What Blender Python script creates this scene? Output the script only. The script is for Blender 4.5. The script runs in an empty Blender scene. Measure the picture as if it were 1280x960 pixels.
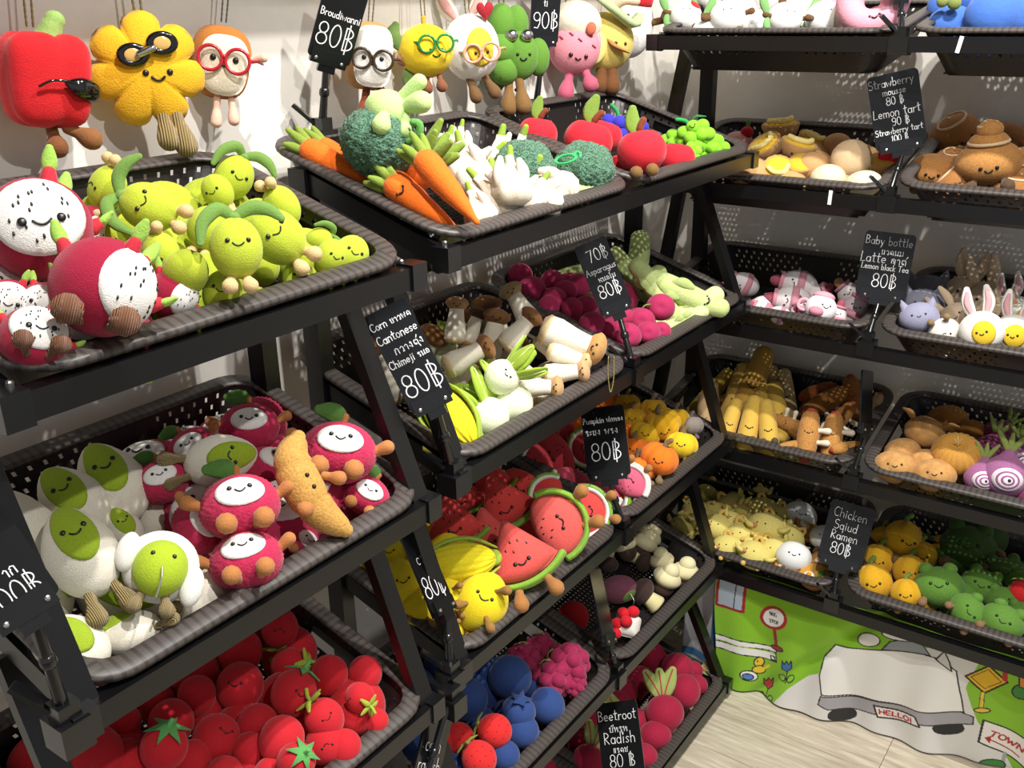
import bpy, math, random
import numpy as np
from mathutils import Matrix, Vector
from mathutils.bvhtree import BVHTree
random.seed(7); rng = np.random.default_rng(7)
scene = bpy.context.scene
COL = scene.collection
# ------------------------------------------------------------------ camera
YAW, PITCH, ROLL, F = -0.62133, 0.36826, -0.01639, 1218.21      # focal length in pixels of a 1280 wide frame
CAM = np.array([1.1301, -2.0678, 1.5157])
def cam_axes():
    f = np.array([math.sin(YAW)*math.cos(PITCH), math.cos(YAW)*math.cos(PITCH), -math.sin(PITCH)])
    r = np.array([math.cos(YAW), -math.sin(YAW), 0.0]); u = np.cross(r, f)
    c, s = math.cos(ROLL), math.sin(ROLL)
    return c*r+s*u, -s*r+c*u, f
CR, CU, CF = cam_axes()
cam = bpy.data.cameras.new('camera'); camo = bpy.data.objects.new('camera', cam); COL.objects.link(camo)
cam.sensor_width = 36.0; cam.sensor_fit = 'HORIZONTAL'; cam.lens = F/1280*36.0; cam.clip_start = 0.02
camo.matrix_world = Matrix(((CR[0], CU[0], -CF[0], CAM[0]), (CR[1], CU[1], -CF[1], CAM[1]), (CR[2], CU[2], -CF[2], CAM[2]), (0, 0, 0, 1)))
scene.camera = camo
# ------------------------------------------------------------------ light
w = bpy.data.worlds.new('shop_ambient'); scene.world = w; w.use_nodes = True
w.node_tree.nodes['Background'].inputs[0].default_value = (0.86, 0.88, 0.92, 1)
w.node_tree.nodes['Background'].inputs[1].default_value = 0.5
def spot(name, loc, target, power, size=math.radians(95), blend=.5, radius=.018, col=(1, .965, .92)):
    l = bpy.data.lights.new(name, 'SPOT'); l.energy = power; l.spot_size = size; l.spot_blend = blend
    l.shadow_soft_size = radius; l.color = col
    o = bpy.data.objects.new(name, l); COL.objects.link(o); o.location = loc
    o.rotation_euler = (Vector(target)-Vector(loc)).to_track_quat('-Z', 'Y').to_euler()
    return o
spot('ceiling_and_fill_spot', (1.02, -1.55, 2.62), (.30, -1.30, .95), 96)
spot('ceiling_and_fill_spot', (1.10, -.92, 2.62), (.40, -.75, .85), 80)
spot('ceiling_and_fill_spot', (1.25, -.95, 2.62), (.80, -.12, .75), 80)
spot('ceiling_and_fill_spot', (1.95, -1.75, 2.62), (.85, -.25, .35), 62)  # added fill spot, brightens the cloth and rack fronts from the room side
scene.view_settings.view_transform = 'Standard'; scene.view_settings.look = 'None'
scene.view_settings.exposure = 0.12; scene.view_settings.gamma = 1.0; scene.view_settings.use_curve_mapping = False
# ------------------------------------------------------------------ helpers
def lin(h):
    h = h.lstrip('#'); c = [int(h[i:i+2], 16)/255 for i in (0, 2, 4)]
    return tuple((x/12.92 if x <= .04045 else ((x+.055)/1.055)**2.4) for x in c)+(1,)
MATS = {}
def mat(name, col, rough=.85, bump=.25, scale=45, sheen=.4, var=.12, metal=0, spec=.3, coat=0, kind='noise', col2=None):
    if name in MATS: return MATS[name]
    m = bpy.data.materials.new(name); m.use_nodes = True; nt = m.node_tree; N = nt.nodes; Lk = nt.links
    b = N['Principled BSDF']; b.inputs['Roughness'].default_value = rough; b.inputs['Metallic'].default_value = metal
    b.inputs['Specular IOR Level'].default_value = spec
    c = lin(col)
    if sheen: b.inputs['Sheen Weight'].default_value = sheen; b.inputs['Sheen Roughness'].default_value = .45; b.inputs['Sheen Tint'].default_value = tuple(.6*x+.4 for x in c[:3])+(1,)
    if coat: b.inputs['Coat Weight'].default_value = coat; b.inputs['Coat Roughness'].default_value = .08
    tc = N.new('ShaderNodeTexCoord')
    if kind == 'noise':
        t = N.new('ShaderNodeTexNoise'); t.inputs['Scale'].default_value = scale; t.inputs['Detail'].default_value = 3; fac = t.outputs['Fac']
    elif kind == 'cord':      # corduroy ribs
        t = N.new('ShaderNodeTexWave'); t.inputs['Scale'].default_value = scale; t.inputs['Distortion'].default_value = .6; fac = t.outputs['Fac']
    elif kind == 'knit':
        t = N.new('ShaderNodeTexVoronoi'); t.inputs['Scale'].default_value = scale; fac = t.outputs['Distance']
    Lk.new(tc.outputs['Object'], t.inputs['Vector'])
    c2 = lin(col2) if col2 else tuple(x*(1-var*2.2) for x in c[:3])+(1,)
    if var or col2:
        rp = N.new('ShaderNodeValToRGB'); e = rp.color_ramp.elements
        e[0].position = .3; e[1].position = .7
        a, bb = (c2, c) if kind != 'knit' else (c, c2)
        e[0].color = a; e[1].color = bb if kind == 'knit' else c
        Lk.new(fac, rp.inputs['Fac']); Lk.new(rp.outputs['Color'], b.inputs['Base Color'])
    else: b.inputs['Base Color'].default_value = c
    if bump:
        bp = N.new('ShaderNodeBump'); bp.inputs['Strength'].default_value = bump; bp.inputs['Distance'].default_value = .0035
        if kind == 'knit': bp.invert = True
        Lk.new(fac, bp.inputs['Height']); Lk.new(bp.outputs['Normal'], b.inputs['Normal'])
    MATS[name] = m; return m
def P(col, **k):                       # short-pile plush of one colour
    k.setdefault('bump', .22); k.setdefault('scale', 38); k.setdefault('var', .07)
    return mat('plush_'+col.lstrip('#')+'_'.join(str(v) for v in k.values()), col, **k)
def FUR(col): return P(col, bump=.4, scale=80, var=.08, sheen=.4)
def CORD(col): return P(col, kind='cord', bump=.8, scale=14, var=.2)
INK = mat('black_thread', '141210', rough=.35, bump=0, sheen=0, var=0, spec=.5)
# ---- geometry primitives, all return (V, F)
def blob(rx, ry, rz, fn=None, nu=22, nv=14, c=(0, 0, 0)):
    th = np.linspace(0, math.pi, nv+1)[1:-1]; ph = np.linspace(0, 2*math.pi, nu, endpoint=False)
    T, Ph = np.meshgrid(th, ph, indexing='ij')
    d = np.stack([np.sin(T)*np.cos(Ph), np.sin(T)*np.sin(Ph), np.cos(T)], -1).reshape(-1, 3)
    d = np.vstack([d, [[0, 0, 1], [0, 0, -1]]])
    V = d*np.array([rx, ry, rz])
    if fn is not None: V = fn(d, V)
    n = nv-1; f = []
    for i in range(n-1):
        for j in range(nu):
            k = (j+1) % nu; f.append((i*nu+j, (i+1)*nu+j, (i+1)*nu+k, i*nu+k))
    a, b = n*nu, n*nu+1
    for j in range(nu):
        k = (j+1) % nu; f.append((a, j, k)); f.append((b, (n-1)*nu+k, (n-1)*nu+j))
    return V+np.array(c), f
def fuzz(amt, seed=1):
    def fn(d, V):
        r = np.random.default_rng(seed); return V*(1+amt*(r.random((len(V), 1))-.5))
    return fn
def sm(a): return np.asarray(a, float)
def tube(pts, r, n=8, flat=1.0, up=None, cap=True):
    p = sm(pts); m = len(p); r = np.ones(m)*float(r) if np.ndim(r) == 0 else np.interp(np.linspace(0, 1, m), np.linspace(0, 1, len(r)), sm(r))
    T = np.gradient(p, axis=0); T /= np.linalg.norm(T, axis=1)[:, None]+1e-9
    if cap:
        cs = (.25, .6, .85, .97); ca = [math.sqrt(1-x*x) for x in cs]
        p0 = np.array([p[0]-T[0]*r[0]*a*.9 for a in ca]); p1 = np.array([p[-1]+T[-1]*r[-1]*a*.9 for a in ca[::-1]])
        r = np.concatenate([[r[0]*x for x in cs], r, [r[-1]*x for x in cs[::-1]]]); T = np.vstack([[T[0]]*4, T, [T[-1]]*4]); p = np.vstack([p0, p, p1])
    if up is None: up = np.array([0, 0, 1.]) if abs(T[len(T)//2][2]) < .8 else np.array([0, 1., 0])
    N = sm(up); V = []
    for i in range(len(p)):
        s = np.cross(T[i], N); l = np.linalg.norm(s)
        s = s/l if l > 1e-6 else np.array([1., 0, 0]); q = np.cross(s, T[i])
        if up is not None and i: pass
        for k in range(n):
            a = 2*math.pi*k/n; V.append(p[i]+r[i]*(math.cos(a)*s+flat*math.sin(a)*q))
    f = []; L = len(p)
    for i in range(L-1):
        for k in range(n):
            j = (k+1) % n; f.append((i*n+k, i*n+j, (i+1)*n+j, (i+1)*n+k))
    f.append(tuple(range(n))[::-1]); f.append(tuple((L-1)*n+k for k in range(n)))
    return np.array(V), f
def curve(pts, n=10):                  # Catmull-Rom through points
    p = sm(pts); p = np.vstack([2*p[0]-p[1], p, 2*p[-1]-p[-2]]); o = []
    m = len(p)-3
    for i in range(m):
        for t in np.linspace(0, 1, max(2, n//m+1), endpoint=(i == m-1)):
            a, b, c, d = p[i:i+4]; o.append(.5*((2*b)+(-a+c)*t+(2*a-5*b+4*c-d)*t*t+(-a+3*b-3*c+d)*t**3))
    return np.array(o)
def leaf(pts, w, flat=.28, up=None, n=8, tip=.25):
    c = curve(pts, 10); t = np.linspace(0, 1, len(c))
    return tube(c, w*(tip+(1-tip)*np.sin(math.pi*(.12+.8*t))**.8), n=n, flat=flat, up=up)
def puff(outline, depth, rings=5, power=.5, c=(0, 0, 0)):   # cushion from an outline in the x,z plane
    o = sm(outline); m = len(o); ctr = o.mean(0); V = []; f = []
    ts = [1, .93, .8, .55, .28][:rings]
    for side in (-1, 1):
        for t in ts:
            y = side*depth*(1-t**2.4)**power
            for q in o: V.append((ctr[0]+(q[0]-ctr[0])*t, y, ctr[1]+(q[1]-ctr[1])*t))
        V.append((ctr[0], side*depth, ctr[1]))
    R = len(ts); S = R*m+1
    for s in (0, 1):
        for i in range(R-1):
            for j in range(m):
                k = (j+1) % m; q = (s*S+i*m+j, s*S+i*m+k, s*S+(i+1)*m+k, s*S+(i+1)*m+j); f.append(q if s == 0 else q[::-1])
        for j in range(m):
            k = (j+1) % m; q = (s*S+(R-1)*m+j, s*S+(R-1)*m+k, s*S+R*m); f.append(q if s == 0 else q[::-1])
    for j in range(m):
        k = (j+1) % m; f.append((j, S+j, S+k, k))
    return np.array(V)+np.array(c), f
def prism(outline, y0, y1):           # flat plate from an outline in the x,z plane
    o = sm(outline); m = len(o)
    V = [(q[0], y0, q[1]) for q in o]+[(q[0], y1, q[1]) for q in o]
    return np.array(V), [tuple(range(m)), tuple(range(m, 2*m))[::-1]]+[(i, m+i, m+(i+1) % m, (i+1) % m) for i in range(m)]
def rrect(w, h, r, n=5, c=(0, 0)):
    o = []
    for cx, cy, a0 in ((w/2-r, h/2-r, 0), (-w/2+r, h/2-r, 90), (-w/2+r, -h/2+r, 180), (w/2-r, -h/2+r, 270)):
        for k in range(n+1):
            a = math.radians(a0+90*k/n); o.append((c[0]+cx+r*math.cos(a), c[1]+cy+r*math.sin(a)))
    return np.array(o)
def lathe(prof, n=20, c=(0, 0, 0), lobes=0, amp=0):
    V = []; f = []; m = len(prof)
    for r, z in prof:
        for k in range(n):
            a = 2*math.pi*k/n; rr = r*(1+amp*math.cos(lobes*a)) if lobes else r
            V.append((rr*math.cos(a), rr*math.sin(a), z))
    for i in range(m-1):
        for k in range(n):
            j = (k+1) % n; f.append((i*n+k, i*n+j, (i+1)*n+j, (i+1)*n+k))
    f.append(tuple(range(n))[::-1]); f.append(tuple((m-1)*n+k for k in range(n)))
    return np.array(V)+np.array(c), f
def box(x0, x1, y0, y1, z0, z1):
    V = np.array([(x, y, z) for x in (x0, x1) for y in (y0, y1) for z in (z0, z1)], float)
    return V, [(0, 1, 3, 2), (4, 6, 7, 5), (0, 4, 5, 1), (2, 3, 7, 6), (0, 2, 6, 4), (1, 5, 7, 3)]
def beam(a, b, wx, wz, up=(0, 0, 1)):  # square bar between two points
    a, b = sm(a), sm(b); t = b-a; t /= np.linalg.norm(t); s = np.cross(t, sm(up)); s /= np.linalg.norm(s); q = np.cross(s, t)
    V = [e+s*wx/2*i+q*wz/2*j for e in (a, b) for i, j in ((-1, -1), (1, -1), (1, 1), (-1, 1))]
    return np.array(V), [(0, 3, 2, 1), (4, 5, 6, 7), (0, 1, 5, 4), (1, 2, 6, 5), (2, 3, 7, 6), (3, 0, 4, 7)]
def join(*g):
    V = []; f = []; o = 0
    for v, ff in g:
        V.append(v); f += [tuple(i+o for i in q) for q in ff]; o += len(v)
    return np.vstack(V), f
def mv(g, R=None, t=(0, 0, 0), s=1.0):
    v = g[0]*s
    if R is not None: v = v@np.array(R).T
    return v+np.array(t), g[1]
def rotm(axis, deg): return np.array(Matrix.Rotation(math.radians(deg), 3, axis))
def cap(rad, axis, ax, az, off=1.02, thick=.06, n=22, rings=6, warp=None):
    """patch lying on an ellipsoid: directions within an ellipse of half-angles ax (sideways), az (up) about axis"""
    a = sm(axis); a /= np.linalg.norm(a); s = np.cross(np.array([0, 0, 1.]), a)
    s = s/np.linalg.norm(s) if np.linalg.norm(s) > 1e-6 else np.array([1., 0, 0]); q = np.cross(a, s)
    V = []; f = []
    ts = np.linspace(0, 1, rings+1)[1:]
    def pt(x, y, k):
        g = math.hypot(x, y); d = a if g < 1e-9 else a*math.cos(g)+(s*x+q*y)/g*math.sin(g)
        v = d*sm(rad)*k; return warp(v) if warp else v
    V.append(pt(0, 0, off))
    for t in ts:
        for k in range(n):
            b = 2*math.pi*k/n; V.append(pt(ax*t*math.cos(b), az*t*math.sin(b), off if t < .99 else off-.012))
    for k in range(n):
        b = 2*math.pi*k/n; V.append(pt(ax*1.03*math.cos(b), az*1.03*math.sin(b), off-thick))
    for k in range(n):
        j = (k+1) % n; f.append((0, 1+k, 1+j))
        for i in range(rings): f.append((1+i*n+k, 1+(i+1)*n+k, 1+(i+1)*n+j, 1+i*n+j))
    return np.array(V), f
# ---- objects
def mesh(name, g, m, smooth=True):
    me = bpy.data.meshes.new(name); me.from_pydata(np.asarray(g[0]).tolist(), [], g[1]); me.validate()
    if smooth: me.polygons.foreach_set('use_smooth', [True]*len(me.polygons))
    me.materials.append(m); me.update(); return me
def link(name, me, parent=None):
    o = bpy.data.objects.new(name, me); COL.objects.link(o)
    if parent: o.parent = parent
    return o
def obj(name, g, m, parent=None, smooth=False): return link(name, mesh(name, g, m, smooth), parent)
def tag(o, label, cat, group=None):
    o['label'] = label; o['category'] = cat
    if group: o['group'] = group
    return o
def empty(name, M=None):
    o = bpy.data.objects.new(name, None); COL.objects.link(o); o.empty_display_size = .02
    if M is not None: o.matrix_world = M
    return o
def struct(o): o['kind'] = 'structure'; return o
def ray(px, py):
    return CF+CR*(px-640)/F-CU*(py-480)/F
# ------------------------------------------------------------------ the room
WX, WY = .05, .12                      # faces of the left and the back wall
M_wall = mat('painted_wall', 'e6e1d8', rough=.7, bump=.05, scale=60, sheen=0, var=.015)
struct(obj('wall_left', box(WX-.12, WX, -4.2, WY+.12, 0, 2.8), M_wall))
struct(obj('wall_back', box(WX, 4.0, WY, WY+.12, 0, 2.8), M_wall))
struct(obj('ceiling', box(WX-.12, 4.0, -4.2, WY+.12, 2.8, 2.9), mat('ceiling_paint', 'd8d5cf', rough=.9, bump=0, sheen=0, var=.01)))
floor = struct(obj('floor', box(WX, 4.0, -4.2, WY, -.06, -.012), mat('subfloor', '6a6156', sheen=0)))
def wood(name, a, b):
    if name in MATS: return MATS[name]
    m = bpy.data.materials.new(name); m.use_nodes = True; nt = m.node_tree; N = nt.nodes; L = nt.links; bs = N['Principled BSDF']
    tc = N.new('ShaderNodeTexCoord'); mp = N.new('ShaderNodeMapping'); mp.inputs['Scale'].default_value = (2.2, 26, 1)
    oi = N.new('ShaderNodeObjectInfo'); t = N.new('ShaderNodeTexNoise'); t.noise_dimensions = '4D'
    t.inputs['Scale'].default_value = 3.5; t.inputs['Detail'].default_value = 6; t.inputs['Roughness'].default_value = .62
    ml = N.new('ShaderNodeMath'); ml.operation = 'MULTIPLY'; ml.inputs[1].default_value = 40
    L.new(oi.outputs['Random'], ml.inputs[0]); L.new(ml.outputs[0], t.inputs['W'])
    L.new(tc.outputs['Object'], mp.inputs['Vector']); L.new(mp.outputs['Vector'], t.inputs['Vector'])
    rp = N.new('ShaderNodeValToRGB'); rp.color_ramp.elements[0].color = lin(a); rp.color_ramp.elements[1].color = lin(b)
    rp.color_ramp.elements[0].position = .32; rp.color_ramp.elements[1].position = .66
    L.new(t.outputs['Fac'], rp.inputs['Fac']); L.new(rp.outputs['Color'], bs.inputs['Base Color']); bs.inputs['Roughness'].default_value = .5
    MATS[name] = m; return m
PW = .131
plank_me = mesh('plank', box(.0006, .8994, .0006, PW-.0006, -.012, 0), wood('pale_plank', 'a0937c', 'd6cdba'), False)
plank_y = [-.184+.1305*0-.131*k for k in range(-2, 26)]
for k, y0 in enumerate(plank_y):
    x = .803-.9*2 if k % 2 == 0 else .803-.9*2+.45
    if k == 2: x = .803-.9*2
    while x < 3.4:
        if x > -.85:
            o = link('plank', plank_me, floor); o.location = (x, y0-PW, 0)
        x += .9
# ------------------------------------------------------------------ display racks
M_blk = mat('black_steel', '0c0c0e', rough=.32, bump=.02, scale=90, sheen=0, var=.1, spec=.5, metal=.0)
M_clip = mat('black_plastic_gloss', '121315', rough=.22, bump=0, sheen=0, var=0, spec=.6)
M_bolt = mat('steel_bolt', 'c8c8c8', rough=.25, bump=0, sheen=0, var=0, metal=1)
LD = [.417, .4225, .412, .412, .449]; LZ = [1.251, .9616, .656, .351, .047]
RE = [.281, .259, .256, .257, .272]; RZ = [1.461, 1.192, .916, .635, .3513]
RAILH, RAILD = .025, .020
def rack(name, label, side, ends, fronts, zs, tiers, off=0.0, rear=.165):
    """side 'L': runs along y on the left wall; 'R': runs along x on the back wall"""
    t = empty(name, Matrix.Translation((rear, ends[0], 0) if side == 'L' else (ends[0], WY-.1, 0)))
    inv = t.matrix_world.inverted()
    tag(t, label, 'rack')
    def W(d, s, z): return (d+off, s, z) if side == 'L' else (s, -(d+off), z)
    def add(n, g, m=M_blk):
        o = obj(n, g, m, t); o.matrix_parent_inverse = inv; return o
    ins = .016
    pr = rear if side == 'L' else .03
    zt = zs[0]+.075
    for e, sg in ((ends[0], 1), (ends[1], -1)):
        s = e+sg*ins
        add('rear_post', beam(W(pr-off, s, 0), W(pr-off, s, zt), .024, .03, up=(1, 0, 0)))
        for k in range(tiers):
            d, z = fronts[k], zs[k]
            add('side_arm', beam(W(pr-off, s, z+.062), W(d-.012, s, z-.016), .012, .026))
            if k: add('strut', beam(W(.285 if side == 'L' else .13, s, zs[k-1]-.0), W(d-.012, s, z-.02), .016, .026, up=(1, 0, 0) if side == 'R' else (0, 1, 0)))
            for q in (0, 1):
                g = blob(.0035, .0035, .0035, nu=8, nv=5, c=W(d-.018-.02*q, s, z+.004+.008*q)); add('bolt', g, M_bolt)
    for k in range(tiers):
        d, z = fronts[k], zs[k]
        a, b = W(d-RAILD, ends[0], z-RAILH), W(d, ends[1], z)
        add('front_rail', box(min(a[0], b[0]), max(a[0], b[0]), min(a[1], b[1]), max(a[1], b[1]), a[2], b[2]))
        for e, sg in ((ends[0], 1), (ends[1], -1)):
            a, b = W(d-RAILD-.002, e-sg*.004, z-RAILH-.002), W(d+.003, e+sg*.020, z+.003)
            add('rail_end_cap', box(min(a[0], b[0]), max(a[0], b[0]), min(a[1], b[1]), max(a[1], b[1]), a[2], b[2]), M_clip)
    a, b = W(pr-off-.01, ends[0], zs[tiers-1]+.06), W(pr-off+.01, ends[1], zs[tiers-1]+.085)
    add('rear_bar', box(min(a[0], b[0]), max(a[0], b[0]), min(a[1], b[1]), max(a[1], b[1]), a[2], b[2]))
    return t
rack('display_rack', 'black steel tiered rack holding avocado, lime and tomato plush baskets', 'L', (-1.742, -1.262), LD, LZ, 5, off=.0166)
rack('display_rack', 'black steel tiered rack with two baskets per tier along the white wall', 'L', (-1.196, -.258), LD, LZ, 5)
rack('display_rack', 'black steel tiered rack on the back wall above the green printed cloth', 'R', (.19, 1.145), RE, [z-q for z, q in zip(RZ, (0, .004, .012, .010, .014))], 5)
# ------------------------------------------------------------------ perforated plastic baskets
BW, BD, BH = .462, .335, .082
M_bask = mat('basket_plastic', '241f1e', rough=.42, bump=.12, scale=120, sheen=0, var=.1, spec=.4)
def rim_mat():
    m = bpy.data.materials.new('basket_rim'); m.use_nodes = True; nt = m.node_tree; N = nt.nodes; L = nt.links; b = N['Principled BSDF']
    tc = N.new('ShaderNodeTexCoord'); sx = N.new('ShaderNodeSeparateXYZ'); L.new(tc.outputs['Object'], sx.inputs[0])
    def stripes(sock):
        a = N.new('ShaderNodeMath'); a.operation = 'MULTIPLY'; a.inputs[1].default_value = 95; L.new(sock, a.inputs[0])
        f = N.new('ShaderNodeMath'); f.operation = 'FRACT'; L.new(a.outputs[0], f.inputs[0])
        g = N.new('ShaderNodeMath'); g.operation = 'GREATER_THAN'; g.inputs[1].default_value = .62; L.new(f.outputs[0], g.inputs[0]); return g.outputs[0]
    ab = N.new('ShaderNodeMath'); ab.operation = 'ABSOLUTE'; L.new(sx.outputs['X'], ab.inputs[0])
    gt = N.new('ShaderNodeMath'); gt.operation = 'GREATER_THAN'; gt.inputs[1].default_value = BW/2-.03; L.new(ab.outputs[0], gt.inputs[0])
    n2 = N.new('ShaderNodeMix'); n2.data_type = 'FLOAT'; L.new(gt.outputs[0], n2.inputs[0]); L.new(stripes(sx.outputs['X']), n2.inputs[2]); L.new(stripes(sx.outputs['Y']), n2.inputs[3])
    mx = N.new('ShaderNodeMix'); mx.data_type = 'RGBA'; mx.inputs[6].default_value = lin('4a4441'); mx.inputs[7].default_value = lin('38322f')
    L.new(n2.outputs[0], mx.inputs[0]); L.new(mx.outputs[2], b.inputs['Base Color']); b.inputs['Roughness'].default_value = .45
    bp = N.new('ShaderNodeBump'); bp.inputs['Strength'].default_value = .2; bp.inputs['Distance'].default_value = .0004; bp.invert = True
    L.new(n2.outputs[0], bp.inputs['Height']); L.new(bp.outputs[0], b.inputs['Normal'])
    return m
M_rim = rim_mat()
def outline(w, d, r, n):              # n points evenly spaced on a rounded rectangle centred on (0, d0/2)
    base = rrect(w, d, r, 10); base = np.vstack([base, base[:1]]); s = np.r_[0, np.cumsum(np.linalg.norm(np.diff(base, axis=0), axis=1))]
    t = np.linspace(0, s[-1], n, endpoint=False); return np.stack([np.interp(t, s, base[:, 0]), np.interp(t, s, base[:, 1])], 1)
def basket_mesh():
    n = 150; rows = 8; V = []; Fq = []
    top = outline(BW-.022, BD-.022, .044, n); bot = outline(BW-.10, BD-.10, .035, n)
    def pt(i, t):
        i0 = int(math.floor(i)) % n; fr = i-math.floor(i); i1 = (i0+1) % n
        a = top[i0]*(1-fr)+top[i1]*fr; b = bot[i0]*(1-fr)+bot[i1]*fr; q = a*(1-t)+b*t
        return (q[0], q[1]+BD/2, -BH*t)
    def quad(p): k = len(V); V.extend(p); Fq.append((k, k+1, k+2, k+3))
    for i in range(n):
        x, y = (top[i]+top[(i+1) % n])/2
        short = abs(x) > BW/2-.03 and abs(y) < .045
        for j in range(rows):
            t0, t1 = j/rows, (j+1)/rows
            if short and 2 <= j <= 3: continue                      # hand slot in the short sides
            hole = 1 <= j <= 4 and (i+j) % 2 == 0 and (i//9) % 3 != 2
            if not hole: quad([pt(i, t0), pt(i, t1), pt(i+1, t1), pt(i+1, t0)])
            else:
                a, b = .24, .76; c, d = t0+(t1-t0)*.24, t0+(t1-t0)*.76
                quad([pt(i, t0), pt(i+a, c), pt(i+b, c), pt(i+1, t0)]); quad([pt(i, t1), pt(i+1, t1), pt(i+b, d), pt(i+a, d)])
                quad([pt(i, t0), pt(i, t1), pt(i+a, d), pt(i+a, c)]); quad([pt(i+1, t0), pt(i+b, c), pt(i+b, d), pt(i+1, t1)])
    nx, ny = 36, 24; w, d = BW-.10, BD-.10
    for i in range(nx):
        for j in range(ny):
            x0, x1 = -w/2+w*i/nx, -w/2+w*(i+1)/nx; y0, y1 = BD/2-d/2+d*j/ny, BD/2-d/2+d*(j+1)/ny
            if (i in (0, nx-1)) and (j in (0, ny-1)): continue
            def q(u, v): return (x0+(x1-x0)*u, y0+(y1-y0)*v, -BH)
            a, b = .27, .73
            quad([q(0, 0), q(1, 0), q(b, a), q(a, a)]); quad([q(0, 1), q(a, b), q(b, b), q(1, 1)])
            quad([q(0, 0), q(a, a), q(a, b), q(0, 1)]); quad([q(1, 0), q(1, 1), q(b, b), q(b, a)])
    return np.array(V), Fq
def rim_mesh():
    n = 96; V = []; f = []
    prof = [(-.024, -.004), (-.0235, .0), (-.017, .0012), (-.004, .0012), (-.0005, -.001), (0, -.006), (-.002, -.006), (-.003, -.003)]
    m = len(prof)
    for i, z in prof:
        o = outline(BW+2*i, BD+2*i, max(.02, .054+i), n)
        for q in o: V.append((q[0], q[1]+BD/2, z))
    for a in range(m):
        b = (a+1) % m
        for k in range(n): f.append((a*n+k, b*n+k, b*n+(k+1) % n, a*n+(k+1) % n))
    return np.array(V), f
b_me = mesh('basket_body', basket_mesh(), M_bask, False); r_me = mesh('basket_rim', rim_mesh(), M_rim, True)
BASK = {}
def basket(key, side, s, d, z, tilt, label, lift=0):
    th = math.radians(tilt); c, sn = math.cos(th), math.sin(th)
    if side == 'L': O = (d-.001, s, z+.011); X = (0, 1, 0); Y = (-c, 0, sn)
    else: O = (s, -d+.001, z+.011+lift); X = (1, 0, 0); Y = (0, c, sn)
    X, Y, O = sm(X), sm(Y), sm(O); Z = np.cross(X, Y); BASK[key] = (O, X, Y, Z)
    M = Matrix(((X[0], Y[0], Z[0], O[0]), (X[1], Y[1], Z[1], O[1]), (X[2], Y[2], Z[2], O[2]), (0, 0, 0, 1)))
    t = empty('produce_basket', M)
    tag(t, label, 'basket', 'perforated dark plastic baskets on the racks')
    bo = link('body', b_me, t); so = bo.modifiers.new('wall', 'SOLIDIFY'); so.thickness = .0018; so.offset = 0
    link('rim', r_me, t)
TL = 17.0
sA, sB, sC = -1.499, -.958, -.493
basket('L1a', 'L', sA, LD[0]+.0166, LZ[0], TL, 'dark perforated plastic basket heaped with dragon fruit and lime plush')
basket('L1b', 'L', sB, LD[0], LZ[0], TL, 'dark perforated plastic basket of carrot, broccoli and garlic plush')
basket('L1c', 'L', sC, LD[0], LZ[0], TL, 'dark perforated plastic basket of red apple and grape plush')
basket('L2a', 'L', sA, LD[1]+.0166, LZ[1], TL, 'dark perforated plastic basket of avocado and pink lychee plush')
basket('L2b', 'L', sB, LD[1], LZ[1], TL, 'dark perforated plastic basket of mushroom, bok choy and corn plush')
basket('L2c', 'L', sC, LD[1], LZ[1], TL, 'dark perforated plastic basket of magenta plum and pale green asparagus plush')
basket('L3a', 'L', sA, LD[2]+.0166, LZ[2], TL, 'dark perforated plastic basket filled with red tomato plush')
basket('L3b', 'L', sB, LD[2], LZ[2], TL, 'dark perforated plastic basket of watermelon, corn and lemon plush')
basket('L3c', 'L', sC, LD[2], LZ[2], TL, 'dark perforated plastic basket of pumpkin and round watermelon plush')
basket('L4b', 'L', sB, LD[3], LZ[3], TL, 'dark perforated plastic basket of blueberry, raspberry and strawberry plush')
basket('L4c', 'L', sC, LD[3], LZ[3], TL, 'half-empty dark plastic basket with cream mushroom plush')
basket('L5b', 'L', sB, LD[4], LZ[4], 9, 'dark plastic bottom basket below the blueberry plush')
basket('L5c', 'L', sC, LD[4], LZ[4], 9, 'dark plastic bottom basket of beetroot plush')
RT = [8, 13, 10, 11, 11]
r1, r2 = .428, .902
for k, (la, lb) in enumerate((('top dark plastic basket of white plush with green leaves', 'top dark plastic basket of blue fluffy plush'),
        ('dark plastic basket of lemon tart plush', 'dark plastic basket of cinnamon roll plush'),
        ('dark plastic basket of pink and white bottle plush', 'dark plastic basket of grey cat and bunny plush'),
        ('dark plastic basket of yellow churro and hot dog plush', 'dark plastic basket of steamed bun and purple onion plush'),
        ('dark plastic basket of yellow chicken plush', 'dark plastic basket of yellow pepper and green frog plush'))):
    basket('R%da' % (k+1), 'R', r1, RE[k], RZ[k], RT[k], la, (0, 0, .012, .006, .010)[k]); basket('R%db' % (k+1), 'R', r2, RE[k], RZ[k], RT[k], lb, (0, .010, .014, .010, .018)[k])

sh = empty('added_shade_shelf', Matrix.Translation((WX, -1.0, 1.75))); tag(sh, 'long black board added out of view to shade the upper white wall', 'shelf')  # added above the view so its shadow darkens the upper left wall
obj('board', box(.0, .235, -1.6, .66, -.011, .011), M_blk, sh)
for yy in (-1.3, -.6, .1, .6): obj('bracket', beam((.004, yy, -.16), (.2, yy, -.012), .02, .014), M_blk, sh)
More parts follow.
